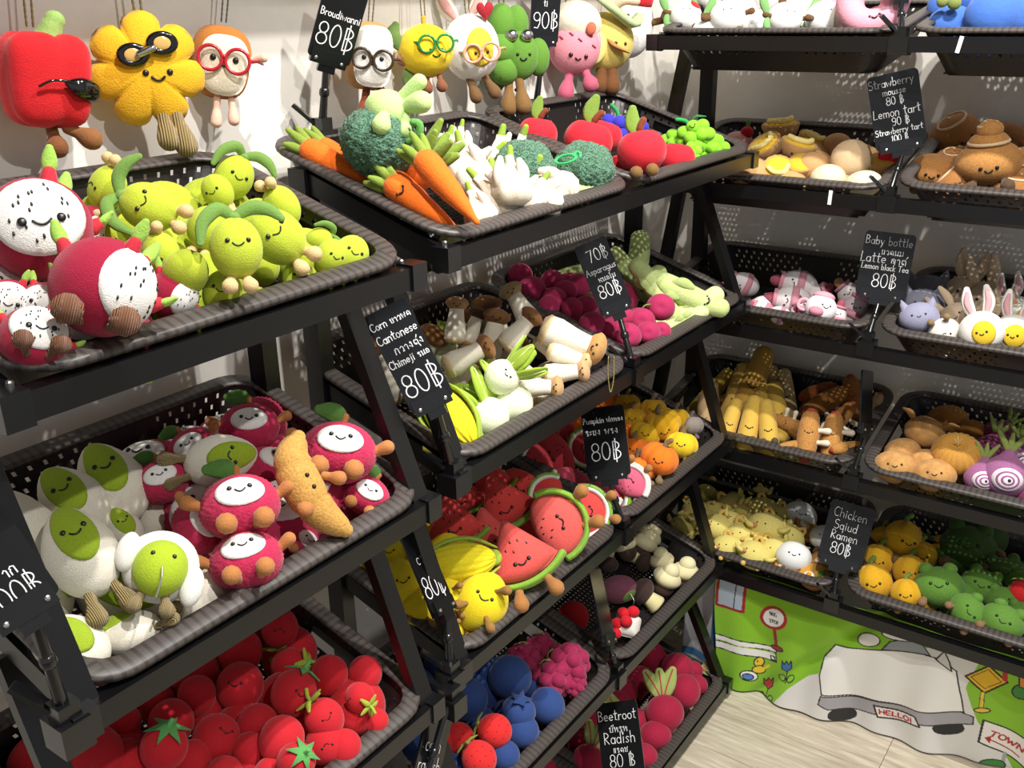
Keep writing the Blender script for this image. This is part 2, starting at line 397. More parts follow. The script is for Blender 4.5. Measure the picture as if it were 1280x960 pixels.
# ------------------------------------------------------------------ plush prototypes (height about 1, front is -y, top is +z)
TAN, BRN, DBR = 'c9a06c', '8a5a34', '5e4028'
def surf(g):
    bv = BVHTree.FromPolygons([Vector(v) for v in g[0].tolist()], g[1])
    def hit(x, z, off=.0):
        h = bv.ray_cast(Vector((x, -3, z)), Vector((0, 1, 0)))
        return (x, (h[0].y if h[0] is not None else 0)-off, z)
    return hit
def face(g, z=.05, ex=.13, er=.032, mw=.075, mz=-.06, x0=0, smile=1, col=None):
    h = surf(g); m = col or INK; out = []; mw *= .8
    for s in (-1, 1): out.append(('eye', blob(er, er*.55, er, nu=10, nv=7, c=h(x0+s*ex, z, .004)), m))
    pts = []
    for t in np.linspace(-1, 1, 9): pts.append(h(x0+t*mw, z+mz+smile*mw*.55*t*t-mw*.3, .006))
    out.append(('mouth', tube(pts, .012, n=6), m)); return out
def limb(a, b, r0=.055, r1=.1, m=None, name='foot', bend=0):
    a, b = sm(a), sm(b); mid = (a+b)/2+np.array([0, -bend, 0]); c = curve([a, mid, b], 8); t = np.linspace(0, 1, len(c))
    return (name, tube(c, r0+(r1-r0)*np.clip((t-.45)/.4, 0, 1), n=10), m)
def chain(pts, r=.014, col='b9a15a', name='ball_chain'):
    c = curve(pts, 40); t = np.arange(len(c)); return (name, tube(c, r*(.75+.35*(t % 2)), n=6), mat('chain_'+col, col, rough=.3, bump=0, sheen=0, var=0, metal=.9))
PROTO = {}
def lime(leaves=1, feet=1, fc=1):
    g = blob(.42, .38, .5, lambda d, V: V*(1-.025*np.exp(-(d[:, 0]/.05)**2))[:, None], nu=28, nv=18)
    p = [('body', g, P('b5c436'))]
    if fc: p += face(g, z=.1, ex=.16, er=.04, mw=.11, mz=-.06)
    tan = P('d8b884')
    if feet:
        for s in (-1, 1): p.append(limb((s*.1, -.02, -.42), (s*.16, -.16, -.62), .075, .13, tan))
    if leaves:
        gr = P('6f9444')
        p.append(('leaf', leaf([(0, 0, .5), (-.25, -.1, .62), (-.5, -.16, .4), (-.56, -.2, .08)], .12, .45, up=(0, 1, 0)), gr))
        p.append(('leaf', leaf([(0, 0, .5), (.28, -.02, .64), (.55, -.08, .6), (.74, -.12, .45)], .12, .45, up=(0, 1, 0)), gr))
        p.append(('knot', blob(.11, .1, .08, c=(0, 0, .5)), gr))
    return p
def dragonfruit(feet=1, side=0):
    g = blob(.5, .46, .5, fuzz(.014), nu=56, nv=40); ax = sm((math.sin(side), -math.cos(side), .05))
    R = (.5, .46, .5); wf = cap(R, ax, .95, .88, 1.03, .1, n=30, rings=9)
    p = [('body', g, FUR('9e1236')), ('cut_face', wf, FUR('f2efe9'))]
    sd = []; r = np.random.default_rng(3); s = np.cross((0, 0, 1.), ax); s /= np.linalg.norm(s); q = np.cross(ax, s)
    for i in range(26):
        a, b = (r.random(2)-.5)*1.5
        if a*a+b*b > .55: continue
        d = ax+s*a+q*b; d /= np.linalg.norm(d); sd.append(blob(.012, .012, .024, nu=6, nv=5, c=d*sm(R)*1.035))
    p.append(('seeds', join(*sd), INK, 'stuff'))
    if not side: p += face(wf, z=-.06, ex=.17, er=.045, mw=.1, mz=-.03)
    gr, rd = P('9cc653'), P('c22b3a')
    for k, (a, z, l) in enumerate(((0, .5, .3), (1.2, .42, .26), (2.4, .40, .27), (3.6, .42, .26), (5.0, .42, .26), (.7, .1, .22), (2.5, .05, .22), (5.6, -.1, .2))):
        d = sm((math.cos(a)*math.sqrt(max(0, 1-z*z*3.2)), math.sin(a)*.6+.35, z)); d /= np.linalg.norm(d)
        b = d*sm(R)*.97; t = d+sm((0, 0, .55)); t /= np.linalg.norm(t)
        p.append(('scale_base', tube([b, b+t*l*.35], [.09, .065], n=8), rd)); p.append(('scale_tip', leaf([b+t*l*.3, b+t*l*.7, b+t*l*1.1+sm((0, -.03, .02))], .075, .6), gr))
    if feet:
        for s in (-1, 1): p.append(limb((s*.14, -.2, -.4), (s*.26, -.5, -.36), .06, .15, CORD('8c5630')))
    return p
def pear(d, V):
    k = 1-.26*np.clip(d[:, 2], 0, 1)**1.2; V = V.copy(); V[:, 0] *= k; V[:, 1] *= k; return V
def avocado(feet=1, fc=1, low=0):
    f2 = fuzz(.014, 5); g = blob(.42, .36, .58, lambda d, V: f2(d, pear(d, V)), nu=56, nv=42)
    def wp(v):
        k = 1-.26*max(0, min(1, v[2]/.58))**1.2; return np.array([v[0]*k, v[1]*k, v[2]])
    c = cap((.42, .36, .58), (0, -1, .55 if not low else .1), .62, .8, 1.04, .1, n=28, rings=8, warp=wp)
    p = [('body', g, FUR('efe9d8')), ('green_front', c, P('98b22a'))]
    if fc: p += face(c, z=.24, ex=.12, er=.034, mw=.08, mz=-.06)
    if feet:
        for s in (-1, 1): p.append(limb((s*.14, -.08, -.5), (s*.2, -.2, -.82), .065, .12, CORD('b19a63')))
    return p
def hood_avocado():
    g = blob(.4, .36, .42, nu=30, nv=20, c=(0, -.12, 0)); f = fuzz(.014, 8)
    h = blob(.56, .42, .54, f, nu=56, nv=40, c=(0, .14, .06))
    p = [('body', g, P('a9c22c')), ('hood', h, FUR('f1eee6'))]
    for s in (-1, 1): p.append(('ear_flap', blob(.17, .16, .3, f, nu=30, nv=22, c=(s*.5, -.08, .16 if s < 0 else -.18)), FUR('f1eee6')))
    p += face(g, z=.16, ex=.15, er=.035, mw=.06, mz=-.1)[:2]
    p.append(chain([(.02, -.5, -.02), (.05, -.52, -.2), (.04, -.48, -.45)], .016, 'c9c4b8'))
    for s in (-1, 1): p.append(limb((s*.16, -.1, -.38), (s*.24, -.22, -.6), .065, .12, CORD('b19a63')))
    return p
def lychee(arms=1, lf=1, feet=1):
    def kn(d, V):
        ph = np.arctan2(d[:, 1], d[:, 0]); z = np.arccos(np.clip(d[:, 2], -1, 1))
        return V*(1+.030*np.sin(z*20)*np.cos(ph*18+np.round(z*20/math.pi)*math.pi))[:, None]
    g = blob(.54, .5, .44, kn, nu=88, nv=44); c = cap((.54, .5, .44), (0, -1, .42), .62, .5, 1.05, .09, n=26, rings=7)
    p = [('body', g, P('c22c55', bump=.4, scale=30)), ('face_patch', c, P('f4f2ee'))]+face(c, z=.2, ex=.13, er=.035, mw=.08, mz=-.04)
    br = P('b87a45')
    if feet:
        for s in (-1, 1): p.append(limb((s*.16, -.28, -.28), (s*.24, -.6, -.26), .08, .14, br))
    if arms:
        for s in (-1, 1): p.append(limb((s*.46, -.05, .05), (s*.68, -.12, .16), .075, .1, br, 'arm'))
    if lf: p.append(('leaf', leaf([(0, .05, .42), (-.14, .04, .56), (-.36, .0, .58)], .15, .3, up=(0, 1, 0)), P('4f7a34'))); p.append(('stem', tube([(0, .05, .4), (.03, .05, .54)], .05), br))
    return p
def croissant():
    c = curve([(-.12, 0, .52), (-.2, -.02, .3), (-.12, -.05, 0), (.06, -.02, -.28), (.3, 0, -.48)], 24); t = np.linspace(0, 1, len(c))
    r = .085+.13*np.sin(math.pi*t)**.8; r *= 1-.1*(np.abs((t*6) % 1-.5) > .42)
    g = tube(c, r, n=20); p = [('body', g, P('d2a052', bump=.35, var=.16))]
    h = surf(g)
    for x, z in ((-.1, .12), (-.04, .0)): p.append(('eye', blob(.024, .014, .024, nu=8, nv=6, c=h(x, z, .003)), INK))
    p.append(limb((.02, -.1, -.1), (-.14, -.2, -.22), .05, .085, P('b87a45'))); p.append(limb((.1, -.1, .1), (.24, -.18, .06), .045, .075, P('b87a45'), 'arm'))
    return p
def star(n, r0, r1, depth, z, tip=.0, drop=.05):
    V = []; m = n*2
    for layer, dz in ((0, .012), (1, -.012)):
        V.append((0, 0, z+dz))
        for k in range(m):
            r = r1 if k % 2 == 0 else r0; a = 2*math.pi*k/m+.2
            V.append((r*math.cos(a), r*math.sin(a), z+dz-drop*(r/r1)**2))
    f = []
    for k in range(m):
        j = (k+1) % m; f.append((0, 1+k, 1+j)); f.append((m+1, m+2+j, m+2+k)); f.append((1+k, m+2+k, m+2+j, 1+j))
    return np.array(V), f
def tomato(kind='a', calyx=1, fc=1):
    g = blob(.47, .45, .5, lambda d, V: V*(1+.05*np.clip(-d[:, 2], 0, 1)**4-.03*np.clip(d[:, 2], 0, 1)**6)[:, None], nu=26, nv=18)
    p = [('body', g, P('c31e2a', var=.05))]
    if fc: p += face(g, z=.06, ex=.12, er=.03, mw=.08, mz=-.05)
    if calyx and kind == 'a':
        gr = P('a3b33a')
        for k in range(5):
            a = k*1.2566+.3; d = sm((math.cos(a), math.sin(a), 0)); p.append(('calyx_leaf', leaf([(0, 0, .52), d*.16+sm((0, 0, .54)), d*.36+sm((0, 0, .42 if k % 2 else .56))], .09, .55), gr))
        p.append(('stem', tube(curve([(0, 0, .5), (.02, .01, .66), (.1, .02, .8)], 6), .05), gr))
    elif calyx:
        p.append(('calyx', star(6, .18, .46, .02, .53, drop=.13), P('5fa85a', bump=.3))); p.append(('stem', tube([(0, 0, .52), (.04, 0, .68)], .045), P('6db565')))
    return p
def carrot(fc=0):
    z = np.linspace(.5, -.5, 15); r = .17*np.clip(1-((.5-z)*.95)**2.2, .2, 1)
    r *= 1-.035*(np.arange(15) % 3 == 0)
    g = tube(np.stack([0*z, 0*z, z], 1), r, n=16, up=(0, 1, 0)); p = [('body', g, P('f2701a', var=.08))]
    if fc: p += face(g, z=.36, ex=.06, er=.018, mw=.05, mz=-.03)
    for k in range(6):
        a = k*1.05; d = sm((math.cos(a), math.sin(a)*.7, 0)); p.append(('frond', leaf([d*.04+sm((0, 0, .46)), d*.11+sm((0, 0, .66)), d*.17+sm((0, 0, .8+.06*(k % 2)))], .062, .7), P('83993a')))
    return p
def frizz(rx, ry, rz, nu=84, nv=60, seed=2, amt=.1, c=(0, 0, 0)):
    def fn(d, V):
        r = np.random.default_rng(seed); return V*(1+.05*np.sin(d[:, :1]*7+1)*np.sin(d[:, 1:2]*6)+amt*(r.random((len(V), 1))-.5))
    return blob(rx, ry, rz, fn, nu, nv, c)
def frizzmat():
    return mat('broccoli_boucle', '6f9c80', rough=.95, bump=1.0, scale=40, sheen=.3, var=.3, col2='1d3b28')
def broccoli(up=0):
    p = [('head', frizz(.5, .48, .44), frizzmat())]; g2 = P('b9d58a')
    s = -1 if not up else 1
    st = blob(.3, .28, .26, c=(.02, -.05, s*.42)); p.append(('stalk', st, g2))
    if up:
        p.append(limb((.1, -.05, .5), (.34, -.2, .86), .09, .1, g2, 'foot')); p.append(limb((.12, -.1, .46), (.42, -.3, .62), .09, .14, g2, 'foot'))
        p.append(limb((.0, -.2, .4), (-.02, -.45, .2), .08, .12, g2, 'arm')); p.append(limb((.22, -.12, .5), (.3, -.3, .2), .07, .08, g2, 'floret_stem'))
        p.append(('curl', tube(curve([(.36, -.35, .1), (.46, -.42, .2), (.44, -.44, .34), (.36, -.42, .34)], 10), .05), P('5d9a48')))
    return p
def garlic():
    prof = [(.02, -.42), (.2, -.42), (.38, -.3), (.44, -.1), (.4, .1), (.28, .28), (.15, .42), (.1, .55), (.085, .68)]
    g = lathe(prof, 28, lobes=6, amp=.07); p = [('bulb', g, P('e3d8c3', var=.06))]
    for s, zz in ((-1, .5), (1, .42)): p.append(('clove', leaf([(s*.2, -.2, -.1), (s*.26, -.22, .25), (s*.2, -.2, zz+.1)], .14, .7), P('e6d8c8')))
    p.append(('stem_tip', tube([(0, 0, .62), (.02, 0, .74), (.03, 0, .86)], [.08, .075, .06], n=10), P('8fae3c')))
    return p
def apple(lf=1, feet=1):
    g = blob(.5, .48, .46, lambda d, V: V-np.stack([0*d[:, 0], 0*d[:, 0], .12*np.exp(-((1-d[:, 2])/.08))], 1), nu=28, nv=20)
    p = [('body', g, P('cc2131', var=.05))]
    if lf: p += [('stem', tube(curve([(0, 0, .36), (.05, -.02, .5), (.12, -.03, .6)], 6), [.05]*2+[.07]*(len(curve([(0,0,0),(1,0,0),(2,0,0)], 6))-2), n=8), P('7d3c22')), ('leaf', leaf([(-.02, .02, .38), (-.1, .02, .58), (-.06, 0, .86)], .16, .22, up=(0, 1, 0)), P('7d9a3e'))]
    if feet:
        for s in (-1, 1): p.append(limb((s*.12, -.25, -.36), (s*.16, -.46, -.44), .07, .13, P('7a5a30')))
    return p
def grapes(col, lf=1, fc=0):
    p = []; r = np.random.default_rng(4); pos = [(-.25, -.1, .2), (.05, -.2, .25), (.3, -.05, .18), (-.12, -.26, 0), (.2, -.24, -.04), (-.02, -.2, -.26), (.38, -.1, -.1), (-.36, 0, -.02)]
    for k, c in enumerate(pos):
        g = blob(.2, .19, .19, nu=16, nv=10, c=c); p.append(('grape', g, P(col)))
        if fc and k == 1: p += face(g, z=.3, ex=.07, er=.022, mw=.07, mz=-.05, x0=.05)
    if lf:
        p.append(('leaf', leaf([(0, .05, .35), (.22, 0, .48), (.44, -.05, .4)], .13, .3), P('2f7a44'))); p.append(('stem', tube(curve([(0, .05, .3), (-.1, .04, .5), (-.3, 0, .62)], 6), .055), P('2f9a50')))
    return p
def kingmush(cp='9a6a3c', fc=1):
    prof = [(.04, -.5), (.17, -.49), (.235, -.4), (.24, -.25), (.19, 0), (.165, .2), (.17, .3)]
    g = lathe(prof, 20); p = [('stem', g, P('efe6d2', var=.05))]
    c = blob(.27, .26, .17, lambda d, V: V*np.where(d[:, 2:3] < 0, .9, 1.0), nu=20, nv=12, c=(0, 0, .36)); p.append(('cap', c, P(cp, var=.14)))
    p.append(('foot_band', lathe([(.02, -.53), (.17, -.515), (.240, -.44), (.243, -.4)], 20), P('dcc49a')))
    if fc: p += face(c, z=.36, ex=.07, er=.02, mw=.04, mz=-.05)
    return p
def bokchoy(fc=1):
    g = blob(.42, .4, .42, nu=24, nv=16, c=(0, 0, -.12)); p = [('bulb', g, P('e9eecb', var=.05))]
    if fc: p += face(g, z=.05, ex=.1, er=.028, mw=.06, mz=-.05)
    for k in range(5):
        a = k*1.2566+.5; d = sm((math.cos(a), math.sin(a)*.8, 0)); c = [d*.2+sm((0, 0, .15)), d*.36+sm((0, 0, .46)), d*.5+sm((0, 0, .8))]
        p.append(('leaf', leaf(c, .2, .3, up=tuple(d)), P('9cb83a'))); p.append(('leaf_vein', tube(curve(c, 8)+d*.055, .018, n=5), P('dfe8a8')))
    return p
def corn(husk=1):
    def kn(d, V):
        ph = np.arctan2(d[:, 1], d[:, 0]); return V*(1+.03*np.cos(ph*16))[:, None]
    g = blob(.27, .26, .5, kn, nu=64, nv=22); p = [('cob', g, P('eedc22', var=.06))]
    if husk:
        for s in (-1, 1):
            p.append(('husk', leaf([(s*.05, .05, -.56), (s*.29, .02, -.2), (s*.31, 0, .2), (s*.16, .02, .5)], .16, .22, up=(1, 0, 0)), P('9fbb3e')))
        p.append(('husk_back', leaf([(0, .2, -.56), (0, .28, 0), (0, .2, .5)], .24, .25, up=(0, 1, 0)), P('9fbb3e')))
    return p
def plum(lf=0):
    g = blob(.5, .46, .47, lambda d, V: V*(1-.22*np.exp(-((1+d[:, 1])/.05)))[:, None], nu=28, nv=20)
    p = [('body', g, P('b02c5a', var=.1))]
    if lf: p.append(('leaf', leaf([(0, 0, .42), (.14, -.04, .56), (.3, -.08, .6)], .12, .3), P('8b9a4a')))
    return p
def stalk(col='c3d48a', n=1):
    z = np.linspace(.5, -.5, 12); r = .15*(1-.25*((z-.1)/.6)**2)
    g = tube(np.stack([.04*np.sin(z*4), 0*z, z], 1), r, n=14, up=(0, 1, 0)); p = [('body', g, P(col, var=.08))]+face(g, z=-.3, ex=.05, er=.012, mw=.04, mz=-.03)
    for k in range(3): p.append(('spear_leaf', leaf([(.1*math.cos(k*2.1), -.12, .1*k-.1), (.12*math.cos(k*2.1), -.14, .1*k+.02), (.1*math.cos(k*2.1), -.13, .1*k+.12)], .06, .3, up=(0, 1, 0)), P('b3c67a')))
    return p
def melon(shape='wedge', flesh='d9443f', rind='86b63c', white=0, feet=1, stripes=0):
    if shape == 'wedge':
        arc = [(math.sin(a)*.92, .5-math.cos(a)*.92) for a in np.linspace(-.62, .62, 15)]
        o = [(0.0, .5), (-.06, .46)]+arc+[(.06, .46)]
        o = [(x, z) for x, z in o]; inner = np.array(o)*[.94, .94]+[0, .03]
        path = [(math.sin(a)*.93, 0, .5-math.cos(a)*.93) for a in np.linspace(-.62, .62, 15)]
    else:
        inner = np.array([(.5*math.cos(a), .5*math.sin(a)*(1 if math.sin(a) < 0 else .55)) for a in np.linspace(0, 2*math.pi, 28, endpoint=False)])
        path = [(.53*math.cos(a), 0, .53*math.sin(a)) for a in np.linspace(math.pi*1.0, math.pi*2.0, 17)]
    g = puff(inner, .2); p = [('flesh', g, P(flesh, var=.06))]
    if white: p.append(('white_rind', tube(sm(path)*[.98, 1, .98],   .075, n=10, flat=2.3, up=(0, 1, 0)), P('f0efe6'))); path = (sm(path)*1.07).tolist()
    p.append(('green_rind', tube(path, .055, n=10, flat=3.3, up=(0, 1, 0)), P(rind, var=.1)))
    if stripes:
        q = sm(path)*1.055
        for k in range(2, len(q)-2, 3): p.append(('rind_stripe', tube([q[k]+sm((0, -.15, 0)), q[k]*1.012, q[k]+sm((0, .15, 0))], .02, n=6), P('3f7a3a')))
    h = surf(g)
    for x, z in ((-.14, .08), (-.04, .16), (.06, .14), (.16, .06), (-.05, .02)): p.append(('seed', blob(.012, .008, .024, nu=6, nv=5, c=h(x, z, .003)), INK))
    p += face(g, z=-.14, ex=.1, er=.03, mw=.07, mz=-.03)
    if feet:
        for s in (-1, 1): p.append(limb((s*.2, -.05, -.42), (s*.26, -.2, -.66), .06, .105, P('a9743f')))
    return p
def lemon(limbs=1, fc=1, col='e6cf1c'):
    g = blob(.48, .42, .5, lambda d, V: V*(1+.12*np.abs(d[:, 2:3])**8), nu=26, nv=18); p = [('body', g, P(col, var=.06))]
    if fc: p += face(g, z=.05, ex=.14, er=.033, mw=.11, mz=-.06)
    if limbs:
        for a, b in (((.1, -.3, .2), (.3, -.52, .3)), ((-.2, -.3, -.2), (-.34, -.5, -.34)), ((.2, -.3, -.25), (.36, -.46, -.4))): p.append(limb(a, b, .045, .085, P('9a7038'), 'leaf_limb'))
    return p
def pumpkin(col='ee7a1c', stem='7d6a48', feet=1, fc=1):
    def lb(d, V):
        ph = np.arctan2(d[:, 1], d[:, 0]); return V*(1-.085*np.abs(np.sin(ph*3.5))**6*(1-d[:, 2]**8))[:, None]-np.stack([0*ph, 0*ph, .1*np.exp(-((1-d[:, 2])/.06))], 1)
    g = blob(.52, .5, .43, lb, nu=56, nv=18); p = [('body', g, P(col, var=.06)), ('stem', tube(curve([(0, 0, .3), (.02, 0, .46), (.09, -.02, .56)], 6), .07), P(stem))]
    if fc: p += face(g, z=.02, ex=.11, er=.03, mw=.08, mz=-.05)
    if feet:
        for s in (-1, 1): p.append(limb((s*.18, -.2, -.36), (s*.24, -.42, -.48), .055, .1, P(stem)))
    return p
def blueberry(crown=1):
    p = [('body', blob(.5, .48, .48, nu=24, nv=16), P('2f4a86', var=.12))]
    if crown:
        p.append(('crown', star(5, .16, .32, .02, .5, drop=-.1), P('2a4478')))
    return p
def raspberry():
    g = [blob(.4, .38, .44, nu=18, nv=12)]
    for k in range(18):
        z = 1-2*(k+.5)/18; a = k*2.39996; r = math.sqrt(1-z*z); g.append(blob(.19, .19, .19, nu=12, nv=8, c=(r*math.cos(a)*.34, r*math.sin(a)*.33, z*.37)))
    return [('body', join(*g), P('a02450', var=.1)), ('sepal', star(5, .08, .24, .02, .52, drop=.06), P('9ab04a'))]
def strawberry():
    g = blob(.44, .42, .5, lambda d, V: V*(1-.16*np.clip(-d[:, 2:3], 0, 1)), nu=26, nv=18); p = [('body', g, P('dc2a2a', var=.05))]
    h = surf(g)
    for k in range(12): p.append(('seed', blob(.014, .01, .02, nu=6, nv=4, c=h(-.26+.17*(k % 4)+.08*((k//4) % 2), -.24+.22*(k//4), .002)), INK))
    p += [('sepal', leaf([(0, 0, .46), (.1*math.cos(k*1.6), .1*math.sin(k*1.6), .54), (.3*math.cos(k*1.6), .3*math.sin(k*1.6), .5)], .08, .5), P('9ab04a')) for k in range(4)]
    return p
def cream_mushroom(cap_='ede3b4', base='4a352c'):
    return [('stem', blob(.34, .33, .34, c=(0, 0, -.2)), P(base)), ('cap', blob(.46, .44, .3, c=(0, -.03, .12)), P(cap_)), ('knob', blob(.27, .26, .25, c=(.03, -.08, .4)), P(cap_))]
def turnip():
    return [('body', blob(.55, .42, .4, nu=24, nv=16), P('9a5a70', var=.1)), ('green_end', cap((.55, .42, .4), (.55, -.6, -.55), .5, .5, 1.03, .1), P('7ea04e')), chain([(.3, -.42, -.1), (.36, -.5, -.3), (.28, -.46, -.48)], .016, 'd8d4c4', 'cord')]
def choc_mushroom():
    return [('cap', blob(.44, .42, .32, nu=24, nv=14, c=(0, 0, .2)), P('4e3a33', var=.15)), ('stem', lathe([(.12, .1), (.2, 0), (.3, -.4), (.28, -.46), (.02, -.48)], 18), P('e9dfa6'))]
def cherry_cake():
    p = [('cake', puff(rrect(.8, .7, .12), .3), P('f1ebe2'))]
    for c in ((-.2, -.25, .3), (.1, -.25, .42), (-.05, -.36, .05), (-.32, -.2, -.05), (-.3, -.2, -.36)): p.append(('berry', blob(.19, .18, .18, nu=14, nv=9, c=c), P('d8182a')))
    return p
def disc(col): return [('body', blob(.5, .28, .5, nu=28, nv=16), P(col, var=.08))]
def beet(lf=1, fc=0):
    g = blob(.48, .46, .44, lambda d, V: V-np.stack([0*d[:, 0], 0*d[:, 0], .22*np.exp(-((1+d[:, 2])/.03))], 1), nu=26, nv=20); p = [('body', g, P('a81d3f', var=.1))]
    if fc: p += face(g, z=.1, ex=.1, er=.025, mw=.06, mz=-.05)
    for k in range(3 if lf else 0):
        a = -1.0+k; c = [(.05*a, 0, .4), (.18*a, -.03, .7), (.34*a, -.08, 1.0)]
        p.append(('leaf', leaf(c, .2, .22, up=(0, 1, 0)), P('9fb060'))); p.append(('leaf_vein', tube(curve(c, 8)+sm((0, -.04, 0)), .02, n=5), P('b9485a')))
    return p
def white_bird(hat=1, lf=1):
    g = blob(.5, .46, .46, nu=26, nv=18); p = [('body', g, P('eceae6', var=.03))]
    if hat: p.append(('red_cap', cap((.5, .46, .46), (.55, -.25, .8), .45, .35, 1.05, .1), P('c8262a')))
    br, gr = P('6a4a2c'), P('7fb06a')
    for s in (-1, 1):
        p.append(limb((s*.44, -.1, .05), (s*.64, -.14, .08), .07, .09, br, 'arm'))
        if lf:
            p.append(('leaf', leaf([(s*.6, -.16, .12), (s*.74, -.16, .4), (s*.78, -.14, .68)], .13, .4, up=(0, 1, 0)), gr)); p.append(('leaf', leaf([(s*.58, -.16, .02), (s*.56, -.2, -.22), (s*.44, -.22, -.4)], .1, .4, up=(0, 1, 0)), gr))
    return p+face(g, z=.22, ex=.1, er=.022, mw=.05, mz=-.05)[:2]
def torus(R, r, zr=1.0, n=32, m=12, part=None, c=(0, 0, 0)):
    V = []; f = []
    a0, a1 = part or (0, 2*math.pi); mm = m if not part else m+1
    for i in range(n):
        a = 2*math.pi*i/n
        for j in range(mm):
            b = a0+(a1-a0)*j/m; V.append(((R+r*math.cos(b))*math.cos(a), -r*zr*math.sin(b), (R+r*math.cos(b))*math.sin(a)))
    for i in range(n):
        for j in range(m if not part else mm-1):
            k = (j+1) % mm; f.append((i*mm+j, ((i+1) % n)*mm+j, ((i+1) % n)*mm+k, i*mm+k))
    return np.array(V)+np.array(c), f
def donut():
    g = torus(.33, .2, 1.0); fr = torus(.33, .212, 1.04, part=(.15, math.pi-.15)); p = [('ring', g, P('d9b27a')), ('icing', fr, P('e3a0b0'))]
    p += face(fr, z=-.3, ex=.07, er=.02, mw=.05, mz=-.03)
    for s in (-1, 1): p.append(limb((s*.1, -.12, -.46), (s*.14, -.24, -.7), .045, .085, P('6a4a2c')))
    return p
def fluffy(col, rx=.5, rz=.5):
    return [('body', blob(rx, .42, rz, fuzz(.02, 9), nu=56, nv=40), FUR(col))]
def tart(top='e2b732', cream=1, fc=1):
    g = lathe([(.05, -.3), (.3, -.3), (.42, -.1), (.5, .16), (.48, .2), (.42, .18)], 32, lobes=16, amp=.02); p = [('pastry', g, P('c79a62', var=.12))]
    p.append(('filling', blob(.44, .44, .12, nu=24, nv=10, c=(0, 0, .16)), P(top)))
    if cream: p.append(('cream', tube(curve([(-.3, -.1, .28), (-.1, -.26, .3), (.2, -.2, .3), (.28, .05, .3)], 12), .08, n=10), P('ecd98a')))
    if fc: p += face(g, z=-.04, ex=.1, er=.03, mw=.07, mz=-.05)
    return p
def dome(col, rz=.42): return [('body', blob(.5, .46, rz, nu=26, nv=16), P(col, var=.1)), ('seam', (torus(.49, .016, 1, n=36, m=6)[0]*[1, 1, rz/.5], torus(.49, .016, 1, n=36, m=6)[1]), P('b58a58'))]
def berry_tart(): return tart('e0b23a', 0, 0)+[('strawberry', blob(.17, .16, .18, c=(.02, -.12, .36)), P('c8182a')), ('strawberry', blob(.15, .14, .16, c=(.24, -.1, .28)), P('c8182a'))]
def pink_cake(): return [('body', blob(.5, .46, .36), P('d9a6a6')), ('strawberry', blob(.2, .18, .2, c=(.3, -.2, .3)), P('b8182a')), ('leaf', leaf([(.3, -.2, .46), (.34, -.2, .58), (.36, -.2, .7)], .07, .4), P('4f7a34'))]
def roll(spiral=1, feet=1, col='a8713c', stack=0):
    g = blob(.52, .46, .36, nu=28, nv=18); p = [('bun', g, P(col, var=.16))]; ic = P('dcc19a')
    z0 = .3
    if stack:
        p.append(('upper_bun', blob(.3, .28, .16, c=(0, -.02, .36)), P(col, var=.16))); p.append(('top_bun', blob(.2, .19, .16, c=(.02, -.04, .54)), P(col, var=.16)))
        p.append(('icing', tube([(.3*math.cos(a), -.02+.28*math.sin(a), .34) for a in np.linspace(0, 6.2, 28)], .03, n=6), ic)); p.append(('icing', tube([(.2*math.cos(a)*(1-a/14), -.04+.19*math.sin(a)*(1-a/14), .56+.012*a) for a in np.linspace(0, 10, 36)], .024, n=6), ic))
    elif spiral:
        p.append(('icing_swirl', tube([((.06+.05*a)*math.cos(a), (.05+.045*a)*math.sin(a), .37-.05*(.06+.05*a)/.5-.12*(((.06+.05*a)/.52)**2)) for a in np.linspace(0, 7.4, 40)], .026, n=6), ic))
    p += face(g, z=.0, ex=.12, er=.032, mw=.07, mz=-.05)
    if feet:
        for s in (-1, 1): p.append(limb((s*.2, -.25, -.22), (s*.28, -.52, -.3), .05, .11, P('54402e')))
    return p
def bottle(c1='ded6d6', c2='c98a98', capc='a04a5c'):
    g = blob(.34, .3, .42, lambda d, V: V*(1-.0*d[:, 2:3]), nu=24, nv=16, c=(0, 0, -.08)); p = [('body', g, P(c1, var=.06)), ('band', lathe([(.345, -.2), (.35, -.12), (.345, -.04)], 24), P(c2)), ('nipple', blob(.13, .12, .16, c=(0, 0, .4)), P(capc)), ('collar', lathe([(.1, .26), (.24, .26), (.24, .34), (.1, .35)], 20), P(c2))]
    return p+face(g, z=.08, ex=.1, er=.024, mw=.06, mz=-.05)
def teacup():
    g = blob(.42, .38, .4, nu=24, nv=16); p = [('body', g, P('efe9ea', var=.04)), ('lid', blob(.3, .28, .14, c=(0, 0, .34)), P('dca6b4')), ('spout', blob(.2, .14, .13, c=(-.1, -.32, -.14)), P('d98fa2')), ('handle', torus(.15, .05, 1, n=18, m=8, c=(-.46, 0, .02)), P('dca6b4'))]
    return p+face(g, z=.06, ex=.1, er=.028, mw=.08, mz=-.06, x0=.12)
def cat(col='8b8b9c'):
    g = blob(.52, .4, .42, nu=26, nv=18); p = [('body', g, P(col, var=.1))]+face(g, z=.08, ex=.17, er=.03, mw=.06, mz=-.05)
    for s in (-1, 1): p.append(('ear', tube([(s*.32, -.02, .26), (s*.38, -.02, .42), (s*.4, -.02, .52)], [.14, .08, .02], n=8), P(col, var=.1)))
    return p
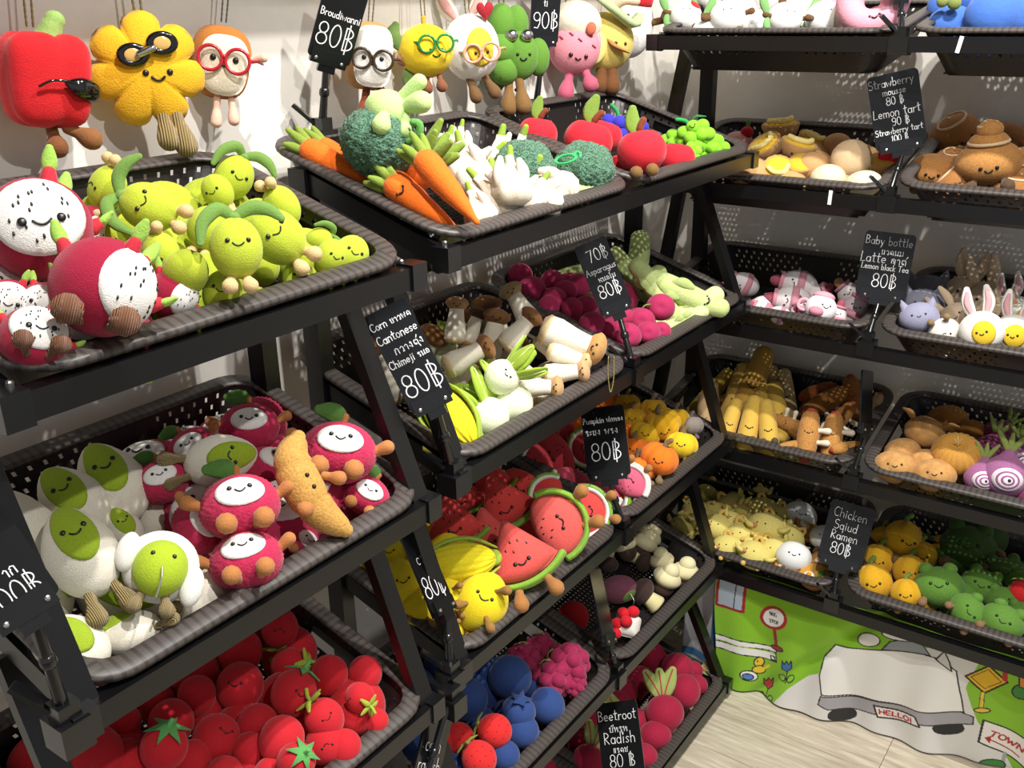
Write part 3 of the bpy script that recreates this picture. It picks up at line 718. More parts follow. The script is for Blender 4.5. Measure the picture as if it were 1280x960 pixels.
def bunny(col='c9b296', ear='c9b296'):
    g = blob(.46, .4, .42, nu=26, nv=18); p = [('body', g, P(col, var=.06))]+face(g, z=.08, ex=.15, er=.03, mw=.06, mz=-.05)
    for s in (-1, 1): p.append(('ear', leaf([(s*.12, .02, .34), (s*.2, 0, .62), (s*.22, -.02, .92)], .12, .5, up=(0, 1, 0)), P(ear))); p.append(limb((s*.18, -.2, -.3), (s*.22, -.4, -.4), .06, .1, P('8a7450')))
    return p
def egg_bunny(feet=0):
    g = blob(.48, .42, .46, nu=26, nv=18); c = cap((.48, .42, .46), (0.1, -1, -.1), .52, .62, 1.04, .1)
    p = [('body', g, P('f0ede6')), ('yolk', c, P('e6c22e'))]+face(c, z=-.02, ex=.1, er=.028, mw=.05, mz=-.05)
    for s in (-1, 1):
        p.append(('ear', leaf([(s*.14, .02, .36), (s*.22, 0, .66), (s*.2, -.02, .98)], .13, .5, up=(0, 1, 0)), P('f0ede6'))); p.append(('inner_ear', leaf([(s*.15, -.05, .42), (s*.22, -.07, .66), (s*.2, -.08, .9)], .07, .4, up=(0, 1, 0)), P('e0a8ac')))
        if feet: p.append(limb((s*.16, -.2, -.36), (s*.22, -.42, -.46), .06, .12, P('9a7c50')))
    return p
def churro(col='d8b24c', feet=1):
    z = np.linspace(.5, -.5, 10); g = tube(np.stack([0*z, 0*z, z], 1), [.16, .17, .18, .19, .195, .2, .205, .21, .21, .205], n=16, up=(0, 1, 0)); p = [('body', g, P(col, var=.08))]+face(g, z=-.12, ex=.07, er=.018, mw=.05, mz=-.03)
    if feet:
        for s in (-1, 1): p.append(limb((s*.1, -.14, -.40), (s*.12, -.32, -.42), .05, .08, P('5a4a34')))
    return p
def hotdog(col='c98f4a'):
    z = np.linspace(.42, -.42, 10); g = tube(np.stack([0*z, 0*z, z], 1), .24*(1-.25*(z/.5)**2), n=16, up=(0, 1, 0)); p = [('bun', g, P(col, var=.2)), ('sausage', tube([(0, -.04, -.54), (0, -.03, .54)], .12, n=12, up=(0, 1, 0)), P('a8442c'))]+face(g, z=.04, ex=.08, er=.018, mw=.04, mz=-.03)
    for s in (1,):
        for zz in (.14, -.14): p.append(limb((s*.18, -.06, zz), (s*.42, -.12, zz), .055, .075, P('e8dcc4'), 'arm'))
    return p
def bun(col='d09c5c', wings=0, fc=1):
    g = blob(.5, .46, .4, nu=26, nv=18); p = [('body', g, P(col, var=.16, scale=5))]
    if fc: p += face(g, z=.06, ex=.15, er=.028, mw=.07, mz=-.05)
    if wings:
        for s in (-1, 1): p.append(('ear', leaf([(s*.34, -.1, .2), (s*.5, -.16, .34), (s*.64, -.2, .36)], .14, .4), P(col)))
    return p
def pleated_bun():
    def pl(d, V):
        ph = np.arctan2(d[:, 1], d[:, 0]); return V*(1+.035*np.cos(ph*22)*(1-d[:, 2]**2))[:, None]-np.stack([0*ph, 0*ph, .16*np.exp(-((1-d[:, 2])/.06))], 1)
    p = [('body', blob(.52, .5, .4, pl, nu=88, nv=18), P('c9923f', var=.12))]
    for k in range(4): p.append(('thread', tube([(0, 0, .26), (.02*math.cos(k*1.6), .02*math.sin(k*1.6), .36), (.07*math.cos(k*1.6), .07*math.sin(k*1.6), .48)], .01, n=5), P('f0dca0')))
    return p
def onion(ring=1, dark=0):
    g = blob(.48, .45, .46, lambda d, V: V+np.stack([0*d[:, 0], 0*d[:, 0], .18*np.exp(-((1-d[:, 2])/.04))], 1), nu=26, nv=20); col = '8a3f66' if dark else 'a86a98'
    p = [('body', g, P(col, var=.12))]
    if ring:
        for k, (a, m) in enumerate(((.7, 'efe6ea'), (.56, 'a0608e'), (.44, 'efe6ea'), (.3, 'a0608e'), (.2, 'efe6ea'))): p.append(('cut_ring', cap((.48, .45, .46), (.15, -1, -.15), a, a*.85, 1.025+.008*k, .05, rings=4), P(m)))
        h = surf(p[-1][1]); p.append(('eye', blob(.035, .02, .035, nu=8, nv=6, c=h(.1, -.06, .004)), INK)); p.append(('eye', blob(.035, .02, .035, nu=8, nv=6, c=h(.0, .0, .004)), INK))
    for k in range(3): p.append(('shoot', leaf([(0, 0, .5), (.12*(k-1), 0, .72), (.28*(k-1), -.04, .95)], .07, .7), P('87984c')))
    return p
def chicken(egg=0):
    g = blob(.48, .42, .4, lambda d, V: V*(1+.12*np.clip(d[:, 0:1], 0, 1)**3), nu=24, nv=16); y = P('e2d377', var=.08); p = [('body', g, y), ('comb', tube(curve([(-.1, -.1, .36), (-.05, -.12, .5), (.05, -.12, .48), (.1, -.1, .36)], 8), .055, n=8), P('d8b45c')), ('beak', blob(.09, .1, .06, nu=10, nv=7, c=(-.3, -.36, .02)), P('c98a5a'))]
    for s in (-1, 1): p.append(('wing', leaf([(s*.28, -.26, .0), (s*.42, -.34, .02), (s*.52, -.34, .1)], .15, .5), y)); p.append(limb((s*.14, -.2, -.28), (s*.2, -.46, -.30), .05, .07, P('d8b45c')))
    p.append(('tail', leaf([(.36, 0, .1), (.5, .02, .2), (.54, 0, .32)], .13, .6), y))
    return p+face(g, z=.1, ex=.1, er=.022, mw=.03, mz=-.05, x0=-.14)[:2]
def ramen():
    p = [('bowl', lathe([(.05, -.3), (.26, -.3), (.42, -.08), (.5, .14), (.46, .15)], 26), P('a8662f')), ('broth', blob(.46, .46, .08, c=(0, 0, .12)), P('cf9a3e')), ('egg_half', blob(.16, .16, .08, c=(-.16, -.12, .2)), P('efece2')), ('yolk', blob(.08, .08, .06, c=(-.16, -.12, .26)), P('e0a020')), ('leaf', leaf([(.1, -.1, .2), (.2, 0, .24), (.3, .14, .22)], .06, .4), P('4f8a3a'))]
    return p
def squid(): 
    g = blob(.5, .42, .44, nu=24, nv=16); return [('body', g, P('e9ebe8', var=.04))]+face(g, z=.1, ex=.14, er=.028, mw=.06, mz=-.05)+[limb((s*.2, -.2, -.3), (s*.3, -.3, -.5), .06, .08, P('6a4a34')) for s in (-1, 1)]
def pepper(col='dca81e', feet=1):
    def lb(d, V):
        ph = np.arctan2(d[:, 1], d[:, 0]); return V*(1-.07*np.abs(np.sin(ph*2))**5)[:, None]*(1+.12*(1-d[:, 2:3]**2)**2*0+.06*d[:, 2:3])
    g = blob(.44, .42, .46, lb, nu=44, nv=20); p = [('body', g, P(col, var=.08)), ('stem', tube(curve([(0, 0, .4), (.02, 0, .54), (.1, -.02, .62)], 6), .06), P('6f8a3c'))]+face(g, z=.0, ex=.14, er=.035, mw=.09, mz=-.05)
    if feet:
        for s in (-1, 1): p.append(limb((s*.18, -.2, -.36), (s*.22, -.42, -.44), .06, .12, P('6a5028')))
    return p
def frog(col='5f8c34'):
    g = blob(.52, .44, .44, nu=28, nv=18); gm = P(col, var=.1, bump=.35); p = [('body', g, gm)]
    for s in (-1, 1): p.append(('eye_bump', blob(.15, .14, .15, nu=12, nv=8, c=(s*.24, -.08, .38)), gm)); p.append(limb((s*.3, -.25, -.24), (s*.36, -.46, -.32), .06, .1, P('8a6a48')))
    return p+face(g, z=.08, ex=.16, er=.036, mw=.1, mz=-.06)
HOSTS = ('face_patch', 'cut_face', 'green_front', 'yolk', 'crumb', 'flesh', 'cap', 'icing')
def prototype(fn, **kw):
    key = (fn.__name__,)+tuple(sorted(kw.items()))
    if key not in PROTO:
        PROTO[key] = [(q[0], mesh(q[0], q[1], q[2]), q[3] if len(q) > 3 else None) for q in fn(**kw)]
    return PROTO[key]
def orient(Pw, roll=0, yaw=0, pitch=0):
    v = CAM-Pw; v /= np.linalg.norm(v)
    up = CU-v*(CU@v); up /= np.linalg.norm(up); rt = np.cross(up, v)      # image right
    a = math.radians(roll); z = up*math.cos(a)+rt*math.sin(a); x = np.cross(z, v)
    R = np.stack([x, -v, z], 1)
    return R@rotm('Z', yaw)@rotm('X', -pitch)
def onplane(bk, px, py, h):
    O, X, Y, Z = BASK[bk]; d = ray(px, py); Q = O+Z*h; t = ((Q-CAM)@Z)/(d@Z); return CAM+d*t
def spawn(fn, name, label, cat, Pw, R, s, group=None, **kw):
    M = np.eye(4); M[:3, :3] = R*s; M[:3, 3] = Pw
    t = empty(name, Matrix(M.tolist())); tag(t, label, cat, group)
    host = None
    for n, me, kind in prototype(fn, **kw):
        o = link(n, me, host if (host and n in ('eye', 'mouth', 'seed', 'seeds')) else t)
        if n in HOSTS: host = o
        if kind: o['kind'] = kind
    return t
SZ = 1.0
PLACED = []
TOPSHOW = ('tart', 'ramen', 'pleated_bun', 'tomato', 'blueberry', 'roll', 'berry_tart', 'cream_mushroom', 'choc_mushroom', 'turnip', 'pumpkin', 'beet')
def put(fn, bk, px, py, size, roll=0, yaw=0, pitch=0, h=.025, name=None, label=None, group=None, cat='plush toy', **kw):
    if bk[:2] == 'R1':
        d = ray(px, py); Pw = CAM+d*(((-.155-h if py > 10 or h >= .05 else -.07)-CAM[1])/d[1])
    else: Pw = onplane(bk, px, py, h-(.022 if bk[0] == 'R' else .012))
    depth = (Pw-CAM)@CF; s = SZ*size*depth/F
    if bk[:2] != 'R1':                # keep it inside its basket
        O, X, Y, Z = BASK[bk]; q = Pw-O; u, v, w_ = q@X, q@Y, q@Z
        kf = .44 if bk[0] == 'R' else .30
        v = min(max(v, kf*s+.010), BD-.22*s-.012); lim = BW/2-.26*s-.012; u = min(max(u, -lim), lim); w_ = max(w_, -BH+.40*s)
        Pw = O+X*u+Y*v+Z*w_
    PLACED.append((bk, Pw, .42*s))
    return spawn(fn, name, label, cat, Pw, orient(Pw, roll, yaw, -pitch if fn.__name__ in TOPSHOW else pitch), s, group, **kw)
# ------------------------------------------------------------------ the toys, basket by basket
POSED = ('lime', 'garlic', 'kingmush', 'avocado', 'lychee', 'beet', 'churro', 'hotdog', 'chicken', 'bottle', 'bunny', 'frog', 'pepper', 'melon', 'carrot', 'tomato', 'stalk', 'strawberry', 'onion', 'egg_bunny', 'cream_mushroom', 'pumpkin', 'tart', 'roll')
def many(fn, bk, name, label, group, items, h=.02, tilt=0, **kw):
    for it in items:
        px, py, size = it[:3]; roll = it[3] if len(it) > 3 else 0; yaw = it[4] if len(it) > 4 else 0; pitch = it[5] if len(it) > 5 and it[5] else tilt
        k = dict(kw); lab = label; hh = h
        if len(it) > 6: k.update(it[6]); lab = k.pop('label', lab); hh = k.pop('h', hh)
        if lab == label and fn.__name__ in POSED and (fn is not tomato or k.get('calyx', 1)):
            r = abs((roll+180) % 360-180); lab += ', standing upright' if r <= 12 else ', leaning over' if r <= 50 else ', lying on its side' if r <= 130 else ', upside down'
        put(fn, bk, px, py, size, roll, yaw, pitch, hh, name, lab, group, **k)
G = 'lime plush heaped beside the dragon fruits'
many(lime, 'L1a', 'lime_plush', 'round lime green plush with tan feet heaped beside the dragon fruits', G, [
 (134, 235, 58, 200, 60, 0, dict(leaves=0, h=.03, label='lime green plush upside down with both tan feet in the air')),
 (186, 259, 72, -68, 10, 10, dict(leaves=1, h=.04, label='lime green plush lying on its side, dark green leaf over its end')),
 (272, 240, 46, -30, -20, 0, dict(leaves=0, h=.02)), (292, 222, 58, 25, 15, 0, dict(leaves=1, h=.03, label='lime green plush under a long dark green leaf at the basket back')),
 (352, 259, 56, 160, 40, 10, dict(leaves=0, h=.02)), (258, 285, 56, 15, -10, 0, dict(leaves=0, fc=0, h=.02)),
 (306, 317, 78, -4, 6, 5, dict(leaves=1, h=.06, label='smiling lime green plush standing upright with draped green leaves')),
 (346, 296, 78, -50, 12, 0, dict(leaves=0, h=.04, label='smiling lime green plush tilted sideways, tan feet sticking out')),
 (232, 341, 66, 20, 0, -40, dict(leaves=0, fc=0, feet=0, h=.03)), (278, 366, 58, 12, -8, 0, dict(leaves=0, feet=0, h=.01)),
 (376, 350, 52, -18, 10, 12, dict(leaves=0, feet=0, h=.0)), (414, 322, 48, 20, 20, 0, dict(leaves=0, h=.0)),
 (438, 320, 54, 25, 10, 10, dict(leaves=0, feet=0, h=.0)), (398, 300, 36, 70, 10, 0, dict(leaves=1, fc=0, h=.01, label='lime green plush half hidden under a long striped green leaf')),
 (202, 318, 56, 165, 30, 0, dict(leaves=0, h=.03)), (140, 296, 50, 140, 20, 0, dict(leaves=0, h=.0)), (322, 374, 32, 0, 0, 0, dict(leaves=0, feet=0, h=-.02)),
 (160, 325, 46, 30, 0, 0, dict(leaves=0, feet=0, fc=0, h=-.02)), (240, 300, 46, 60, 0, 0, dict(leaves=0, feet=0, fc=0, h=-.03)), (330, 335, 46, 10, 0, 0, dict(leaves=0, feet=0, fc=0, h=-.02)), (190, 350, 46, 30, 0, 0, dict(leaves=0, feet=0, fc=0, h=-.02))])
G = 'dragon fruit plush in the top basket'
many(dragonfruit, 'L1a', 'dragon_fruit_plush', 'crimson dragon fruit plush with white seeded face', G, [
 (48, 286, 128, -12, 6, 18, dict(feet=0, h=.05, label='big dragon fruit plush leaning back, white seeded face turned up')),
 (136, 364, 126, 12, 0, 10, dict(side=.85, h=.05, label='dragon fruit plush with crimson side forward and white face turned away')),
 (216, 368, 62, 25, 0, 0, dict(side=.9, feet=0, h=.01, label='small dragon fruit plush squeezed between the limes and the big one')),
 (43, 424, 84, 8, 10, 34, dict(h=.02, label='dragon fruit plush lying face up with brown corduroy feet at the rim')),
 (10, 380, 62, 10, 0, 10, dict(feet=0, h=.01)), (54, 382, 58, 30, -10, 5, dict(feet=0, h=.01)),
 (112, 290, 66, 20, 40, 0, dict(feet=0, h=.0, label='dragon fruit plush peeking out behind the biggest one'))])
# carrots, broccoli, garlic
G = 'carrot plush in the carrot basket'
many(carrot, 'L1b', 'carrot_plush', 'orange carrot plush with green frond tuft', G, [
 (412, 216, 100, -62, 0, 20, dict(h=.01, label='carrot plush lying along the basket side at the back')), (442, 208, 84, -60, 0, 10, dict(h=.005, label='carrot plush tucked under the upside-down broccoli')),
 (516, 266, 104, -56, 0, 20, dict(fc=1, h=.015, label='carrot plush with a small face lying at the front corner')), (532, 260, 100, -50, 0, 20, dict(h=.01, label='carrot plush squeezed between two other carrots')),
 (561, 250, 108, -41, 0, 24, dict(h=.05, label='big quilted carrot plush lying on top of the others'))])
many(broccoli, 'L1b', 'broccoli_plush', 'dark green curly broccoli plush', 'broccoli plush', [
 (474, 178, 96, 12, 0, 0, dict(up=1, h=.06, label='upside-down broccoli plush with pale green stalk and feet in the air')),
 (655, 212, 80, 0, 0, 20, dict(h=.01, label='round dark green curly broccoli head plush between garlic bulbs')), (730, 213, 78, 10, 0, 20, dict(h=.01, label='curly broccoli head plush with bright green clip'))])
G = 'garlic plush among the carrots and broccoli'
many(garlic, 'L1b', 'garlic_plush', 'white garlic bulb plush with green tipped stem', G, [
 (556, 202, 50, 10), (588, 218, 62, -20, 0, 0, dict(label='fat white garlic plush standing behind the big carrot')), (627, 250, 64, -50), (640, 234, 58, -5, 0, 10, dict(h=.03, label='garlic plush with cloves standing upright between the broccoli heads')), (697, 238, 58, -62), (600, 268, 48, -25, 0, 0), (664, 252, 48, 30), (574, 186, 40, 5), (685, 255, 44, -70, 0, 0)], h=.005)
g = torus(.5, .07, 1, n=24, m=8)
o = put(lambda: [('ring', (torus(.5, .08, 1, n=24, m=8)[0]*[1, 1, .5], torus(.5, .08, 1, n=24, m=8)[1]), P('3cc46a', bump=0)), ('hook', tube(curve([(.4, 0, .1), (.6, -.05, .25), (.75, -.05, .1), (.7, -.05, -.1)], 8), .07), P('3cc46a', bump=0))], 'L1b', 707, 199, 26, -12, 0, 40, .068, 'plastic_clip', 'bright green plastic clip lying on a broccoli head', cat='clip')
# apples and grapes
G = 'red apple plush'
many(apple, 'L1c', 'apple_plush', 'round red apple plush with brown stem and leaf', G, [
 (672, 168, 50, 8, 0, 0, dict(feet=0, label='red apple plush alone against the basket side')), (735, 177, 62, 15, 0, 0, dict(label='red apple plush with its leaf folded towards the grapes')), (802, 189, 62, -8, 0, 6, dict(h=.04, label='biggest red apple plush with an upright leaf, brown feet at the rim')),
 (846, 198, 46, 10, 0, 0, dict(lf=0)), (780, 210, 42, 0, 0, 0, dict(lf=0, h=-.01)), (756, 170, 44, 20, 0, 0, dict(lf=0, feet=0))], h=.005)
many(grapes, 'L1c', 'blue_grape_plush', 'blue violet grape bunch plush with dark green leaves', 'blue grape plush', [(768, 164, 46, 20), (790, 166, 38, -40)], h=.0, col='3a35b4')
many(grapes, 'L1c', 'green_grape_plush', 'bright green grape bunch plush', 'green grape plush', [
 (868, 170, 44, -20, 0, 0, dict(fc=1, h=.03, label='bright green grape plush with a smiling grape and long stem')), (846, 182, 42, 30, 0, 0, dict(lf=0)), (880, 184, 44, 0, 0, 0, dict(lf=0)), (896, 188, 38, 60, 0, 0, dict(lf=0)), (862, 197, 36, 100, 0, 0, dict(lf=0))], h=.0, col='86cf2c')
# avocado and lychee
G = 'avocado plush in the second basket'
many(avocado, 'L2a', 'avocado_plush', 'furry white avocado plush with green front', G, [
 (140, 604, 96, -28, 8, 8, dict(feet=0, label='furry white avocado plush lying by the lychees, green face up')), (92, 628, 92, -38, 6, 8, dict(feet=0, label='furry avocado plush between two others, green face smiling')),
 (100, 690, 106, -24, 10, 8, dict(h=.05, label='largest furry avocado plush half in shadow, corduroy feet below')), (28, 672, 110, -26, -30, 5, dict(fc=0, feet=0, label='avocado plush behind the slanted black price board')),
 (276, 575, 78, 78, -6, -6, dict(h=.05, label='avocado plush lying sideways across the lychees, feet dangling')), (155, 662, 52, -30, 20, 0, dict(feet=0, h=.0)),
 (86, 806, 92, -52, 20, 20, dict(feet=0, h=.0, low=1, label='avocado plush at the front corner behind the sign pole')), (158, 792, 76, -70, 60, 30, dict(feet=1, fc=0, h=-.01)), (258, 742, 74, 40, 120, 0, dict(feet=0, fc=0, h=-.02)), (60, 740, 80, -10, 60, 0, dict(feet=0, fc=0, h=.0)), (190, 650, 60, 10, 90, 0, dict(feet=0, fc=0, h=-.03))], h=.02)
put(hood_avocado, 'L2a', 200, 712, 84, 14, 0, 8, .045, 'hooded_avocado_plush', 'lime green avocado plush in a fluffy white hood with ball chain', cat='plush toy')
G = 'pink lychee plush in the avocado basket'
many(lychee, 'L2a', 'lychee_plush', 'knitted pink lychee plush with white smiling face', G, [
 (312, 534, 68, -4, 0, 0, dict(feet=0, label='knitted pink lychee plush at the back of the basket in shade')), (240, 562, 58, -35, 0, 0, dict(feet=0)), (203, 602, 62, -18, 0, 0, dict(feet=0, label='knitted lychee plush wedged behind avocado feet')),
 (300, 634, 92, -8, 4, 8, dict(h=.05, label='big knitted lychee plush in the middle of the basket')), (248, 660, 66, 48, 0, 0, dict(feet=0, h=.01)), (308, 702, 84, -12, 0, 12, dict(h=.02, label='knitted lychee plush at the front rim with feet up')),
 (423, 566, 88, 8, 0, 6, dict(h=.05, label='knitted lychee plush beside the croissant raising an arm')), (458, 620, 56, 30, 0, 0, dict(h=.0)), (376, 676, 46, 40, 20, 0, dict(lf=0, h=-.02)), (350, 620, 56, 0, 0, 0, dict(lf=0, feet=0, h=-.02)), (270, 600, 50, 0, 0, 0, dict(lf=0, feet=0, h=-.02))], h=.02)
put(croissant, 'L2a', 392, 608, 122, -4, 10, 0, .06, 'croissant_plush', 'golden croissant plush lying across the lychees', cat='plush toy')
# tomatoes
G = 'tomato plush in the tomato basket'
many(tomato, 'L3a', 'tomato_plush', 'smooth red tomato plush in the tomato basket', G, [
 (300, 858, 62, 8, -14, 0, dict(calyx=0)), (246, 869, 50, 0, 0, 0, dict(calyx=0, fc=0)), (367, 866, 60, 25, 20, 0, dict(kind='b', h=.03, label='red tomato plush with a dark green calyx crossed by a shadow edge')), (214, 902, 58, -20, 0, 10, dict(kind='b', calyx=0, fc=0)),
 (270, 924, 64, 20, 20, -20, dict(calyx=0)), (321, 906, 54, 50, 0, 0, dict(calyx=0, fc=0)), (352, 924, 60, 20, 0, -20, dict(calyx=0, fc=0, h=.03)), (405, 898, 52, -40, 10, 10, dict(kind='a', h=.03, label='smiling tomato plush with yellow green curly calyx at its side')),
 (411, 843, 50, 20, 0, 0, dict(calyx=0, fc=0)), (300, 815, 58, 0, 0, 0, dict(calyx=0, fc=0, h=.0)), (350, 786, 48, 190, 0, 0, dict(kind='a', h=.02, label='tomato plush under the rail with a drooping green calyx')), (362, 832, 48, 60, 30, 40, dict(kind='a', h=.0, label='tomato plush with a long green stem and ball chain')),
 (196, 878, 46, 0, 0, 0, dict(calyx=0, fc=0, h=-.01)), (408, 930, 54, 160, 0, 0, dict(calyx=0)), (311, 938, 46, 0, 0, 0, dict(calyx=0, fc=0)), (205, 934, 62, 12, 0, 40, dict(kind='b', fc=0, h=.04, label='tomato plush with wide mint green leafy calyx on top')), (255, 893, 52, 0, 0, 0, dict(calyx=0, fc=0, h=-.02)),
 (456, 842, 46, 10, 0, 0, dict(calyx=0, fc=0)), (444, 896, 44, -20, 0, 0, dict(calyx=0, fc=0)), (470, 902, 34, 0, 0, 0, dict(calyx=0, fc=0)), (430, 934, 46, 10, 0, 0, dict(calyx=0, fc=0)), (450, 872, 40, 100, 30, 50, dict(kind='a', h=.04, label='tomato plush showing its spiky yellow green calyx at the basket corner')),
 (112, 944, 82, -60, 0, 0, dict(calyx=0, fc=0, h=.03, label='large tomato plush under the end of the rail')), (156, 956, 66, 0, 0, 0, dict(calyx=0, fc=0)), (200, 884, 50, 0, 0, 0, dict(calyx=0, fc=0, h=-.03)), (153, 904, 48, 30, 0, 0, dict(kind='b', calyx=0, fc=0)), (370, 952, 52, 30, 10, 60, dict(kind='b', fc=0, h=.05, label='tomato plush whose mint green star calyx faces up')), (240, 950, 52, 0, 0, 0, dict(calyx=0, fc=0)), (320, 870, 40, 0, 0, 0, dict(calyx=0, fc=0, h=-.03)), (390, 868, 40, 0, 0, 0, dict(calyx=0, fc=0, h=-.03)), (280, 970, 50, 0, 0, 0, dict(calyx=0, fc=0)), (340, 970, 50, 0, 0, 0, dict(calyx=0, fc=0))], h=.01)
# mushrooms, bok choy, corn
G = 'king oyster mushroom plush'
many(kingmush, 'L2b', 'mushroom_plush', 'cream mushroom plush with brown cap in the mushroom basket', G, [
 (570, 400, 56, 4, 0, 0, dict(cp='b58a58', h=.05, label='mushroom plush standing upright at the back of the basket')), (592, 408, 46, 20, 0, 0, dict(cp='5a3a28')), (620, 398, 50, -15, 0, 0, dict(cp='7a4f2e')), (650, 382, 60, -32, 0, 0, dict(cp='b0986a', h=.04, label='mushroom plush with shiny tan cap leaning by the plums')),
 (616, 420, 66, 12, 0, 0, dict(cp='8a5e34')), (650, 412, 60, 42, 0, 0, dict(cp='8a5a30', h=.05, label='mushroom plush with dark cap lying on its side in the middle')), (586, 445, 66, 62, 0, 10, dict(cp='9a6a3c', h=.05, label='long mushroom plush lying across the bok choy leaves')),
 (716, 425, 82, 112, 0, 0, dict(cp='c9975a', h=.05, label='mushroom plush at the rim with a gold ball chain hanging down')), (712, 446, 56, 110, 0, 0, dict(cp='d8b884', h=.03)), (674, 484, 58, 92, 0, 0, dict(cp='c9a06c', h=.01)), (708, 466, 56, 84, 0, 0, dict(cp='d8a878')), (686, 438, 44, 140, 0, 0, dict(cp='c98f80')), (700, 416, 50, -60, 0, 0, dict(cp='b98550')), (640, 440, 50, 30, 0, 0, dict(cp='8a5e34', h=-.02)), (690, 500, 44, 90, 0, 0, dict(cp='d8b884', h=-.02)), (640, 520, 50, 80, 0, 0, dict(cp='d8b884', h=-.03))], h=.015)
G = 'bok choy plush'
many(bokchoy, 'L2b', 'bok_choy_plush', 'pale bok choy plush with green leaves', G, [
 (633, 468, 54, 58, 0, 0, dict(h=.05, label='smiling bok choy plush with leaves spread to the right')), (634, 500, 62, -58, 0, 0, dict(fc=0, h=.01, label='bok choy plush with veined leaves between corn and mushrooms')), (606, 516, 62, -40, 0, 0, dict(fc=0, h=.0, label='bok choy plush with a fat pale bulb next to the corn')), (560, 440, 44, 0, 0, 0, dict(fc=0, h=-.02, label='bok choy plush in the shade behind the price board'))])
many(corn, 'L2b', 'corn_plush', 'yellow corn cob plush with green husk', 'corn plush in the mushroom basket', [(562, 522, 98, -40, 0, 20, dict(label='yellow green corn plush at the front corner of the mushroom basket')), (540, 500, 70, -30, 20, 0, dict(h=-.02, label='corn plush mostly hidden behind the slanted price board'))], h=.005)
# plums and asparagus
G = 'magenta plum plush'
many(plum, 'L2c', 'plum_plush', 'dimpled magenta plum plush in the asparagus basket', G, [
 (665, 362, 36), (693, 374, 32, 20), (724, 356, 30), (650, 344, 32), (707, 364, 30), (733, 384, 32, 0, 0, 0, dict(lf=1)), (740, 406, 36, -20), (826, 384, 36, 10, 0, 0, dict(h=.035, label='dimpled magenta plum plush topmost beside the asparagus')), (802, 401, 34, 0, 0, 0, dict(lf=1)), (784, 420, 36), (810, 416, 31, -15), (826, 414, 26), (779, 396, 26), (765, 412, 30), (715, 385, 28), (690, 350, 28), (755, 395, 26), (680, 385, 28)], h=.012)
G = 'asparagus plush'
many(stalk, 'L2c', 'asparagus_plush', 'pale green asparagus plush beside the plums', G, [
 (852, 366, 104, -72, 0, 0, dict(h=.03, label='long pale green asparagus plush lying along the basket side')), (822, 366, 84, -42, 0, 0, dict(label='pale green asparagus plush wedged behind the plums')), (862, 392, 84, 56, 0, 0, dict(col='d8e2a0', h=.0, label='yellowish asparagus plush lying flat under the long one')), (790, 345, 70, -40, 0, 0, dict(h=.0)), (846, 406, 70, 58, 0, 0, dict(col='d8e2a0', h=-.02)), (716, 340, 50, 70, 0, 0, dict(h=-.01))], h=.02)
# watermelons, corn, lemons
G = 'watermelon slice plush'
many(melon, 'L3b', 'watermelon_slice_plush', 'red watermelon slice plush with green rind', G, [
 (648, 692, 92, -26, 0, 8, dict(h=.05, label='pink watermelon wedge plush sitting at the rim with three brown limbs', flesh='dd5650')), (690, 658, 82, -118, 0, 0, dict(shape='half', h=.05, flesh='dc5a54', label='half round watermelon plush turned sideways, rind to the right')),
 (628, 628, 76, -28, 0, 0, dict(h=.035, feet=0, label='watermelon wedge plush with dappled light on it')), (566, 652, 74, -14, 0, 0, dict(h=.02, feet=0, label='shaded watermelon wedge plush behind the red price board')), (575, 620, 54, -10, 0, 0, dict(feet=0)), (613, 596, 54, -20, 0, 0, dict(feet=0)), (654, 604, 54, 30, 0, 0, dict(shape='half', feet=0)),
 (688, 620, 48, 110, 0, 0, dict(shape='half', white=1, stripes=1, rind='7fb648', feet=0, label='small watermelon plush with white and striped green rind facing away')), (730, 640, 58, -100, 0, 0, dict(shape='half', white=1, stripes=1, rind='7fb648', feet=1, h=.01, label='watermelon plush with striped rind at the basket corner')), (610, 668, 70, -14, 0, 0, dict(flesh='dd5650', h=.01, feet=0))], h=.015)
many(corn, 'L3b', 'corn_plush', 'bright yellow corn plush', 'corn plush in the watermelon basket', [(573, 704, 92, 82, 0, 0, dict(h=.045, label='bright yellow corn plush lying flat in front of the watermelons'))])
G = 'lemon plush'
many(lemon, 'L3b', 'lemon_plush', 'bright yellow lemon plush with brown limbs', G, [
 (602, 752, 70, 30, 0, 10, dict(h=.02, label='smiling yellow lemon plush at the front rim')), (559, 748, 52, 0, 0, 0, dict(fc=0)), (500, 728, 54, -12, 10, 0, dict(limbs=0, h=.03, label='yellow lemon plush with face behind the rack strut')), (524, 760, 48, 0, 0, 0, dict(fc=0)), (486, 690, 44, 0, 0, 0, dict(limbs=0)), (560, 790, 42, 0, 0, 0, dict(limbs=1, fc=0, h=-.02)), (540, 735, 46, 0, 0, 0, dict(limbs=0, fc=0, h=-.02)), (590, 775, 42, 60, 0, 0, dict(fc=0, h=-.01))], h=.01)
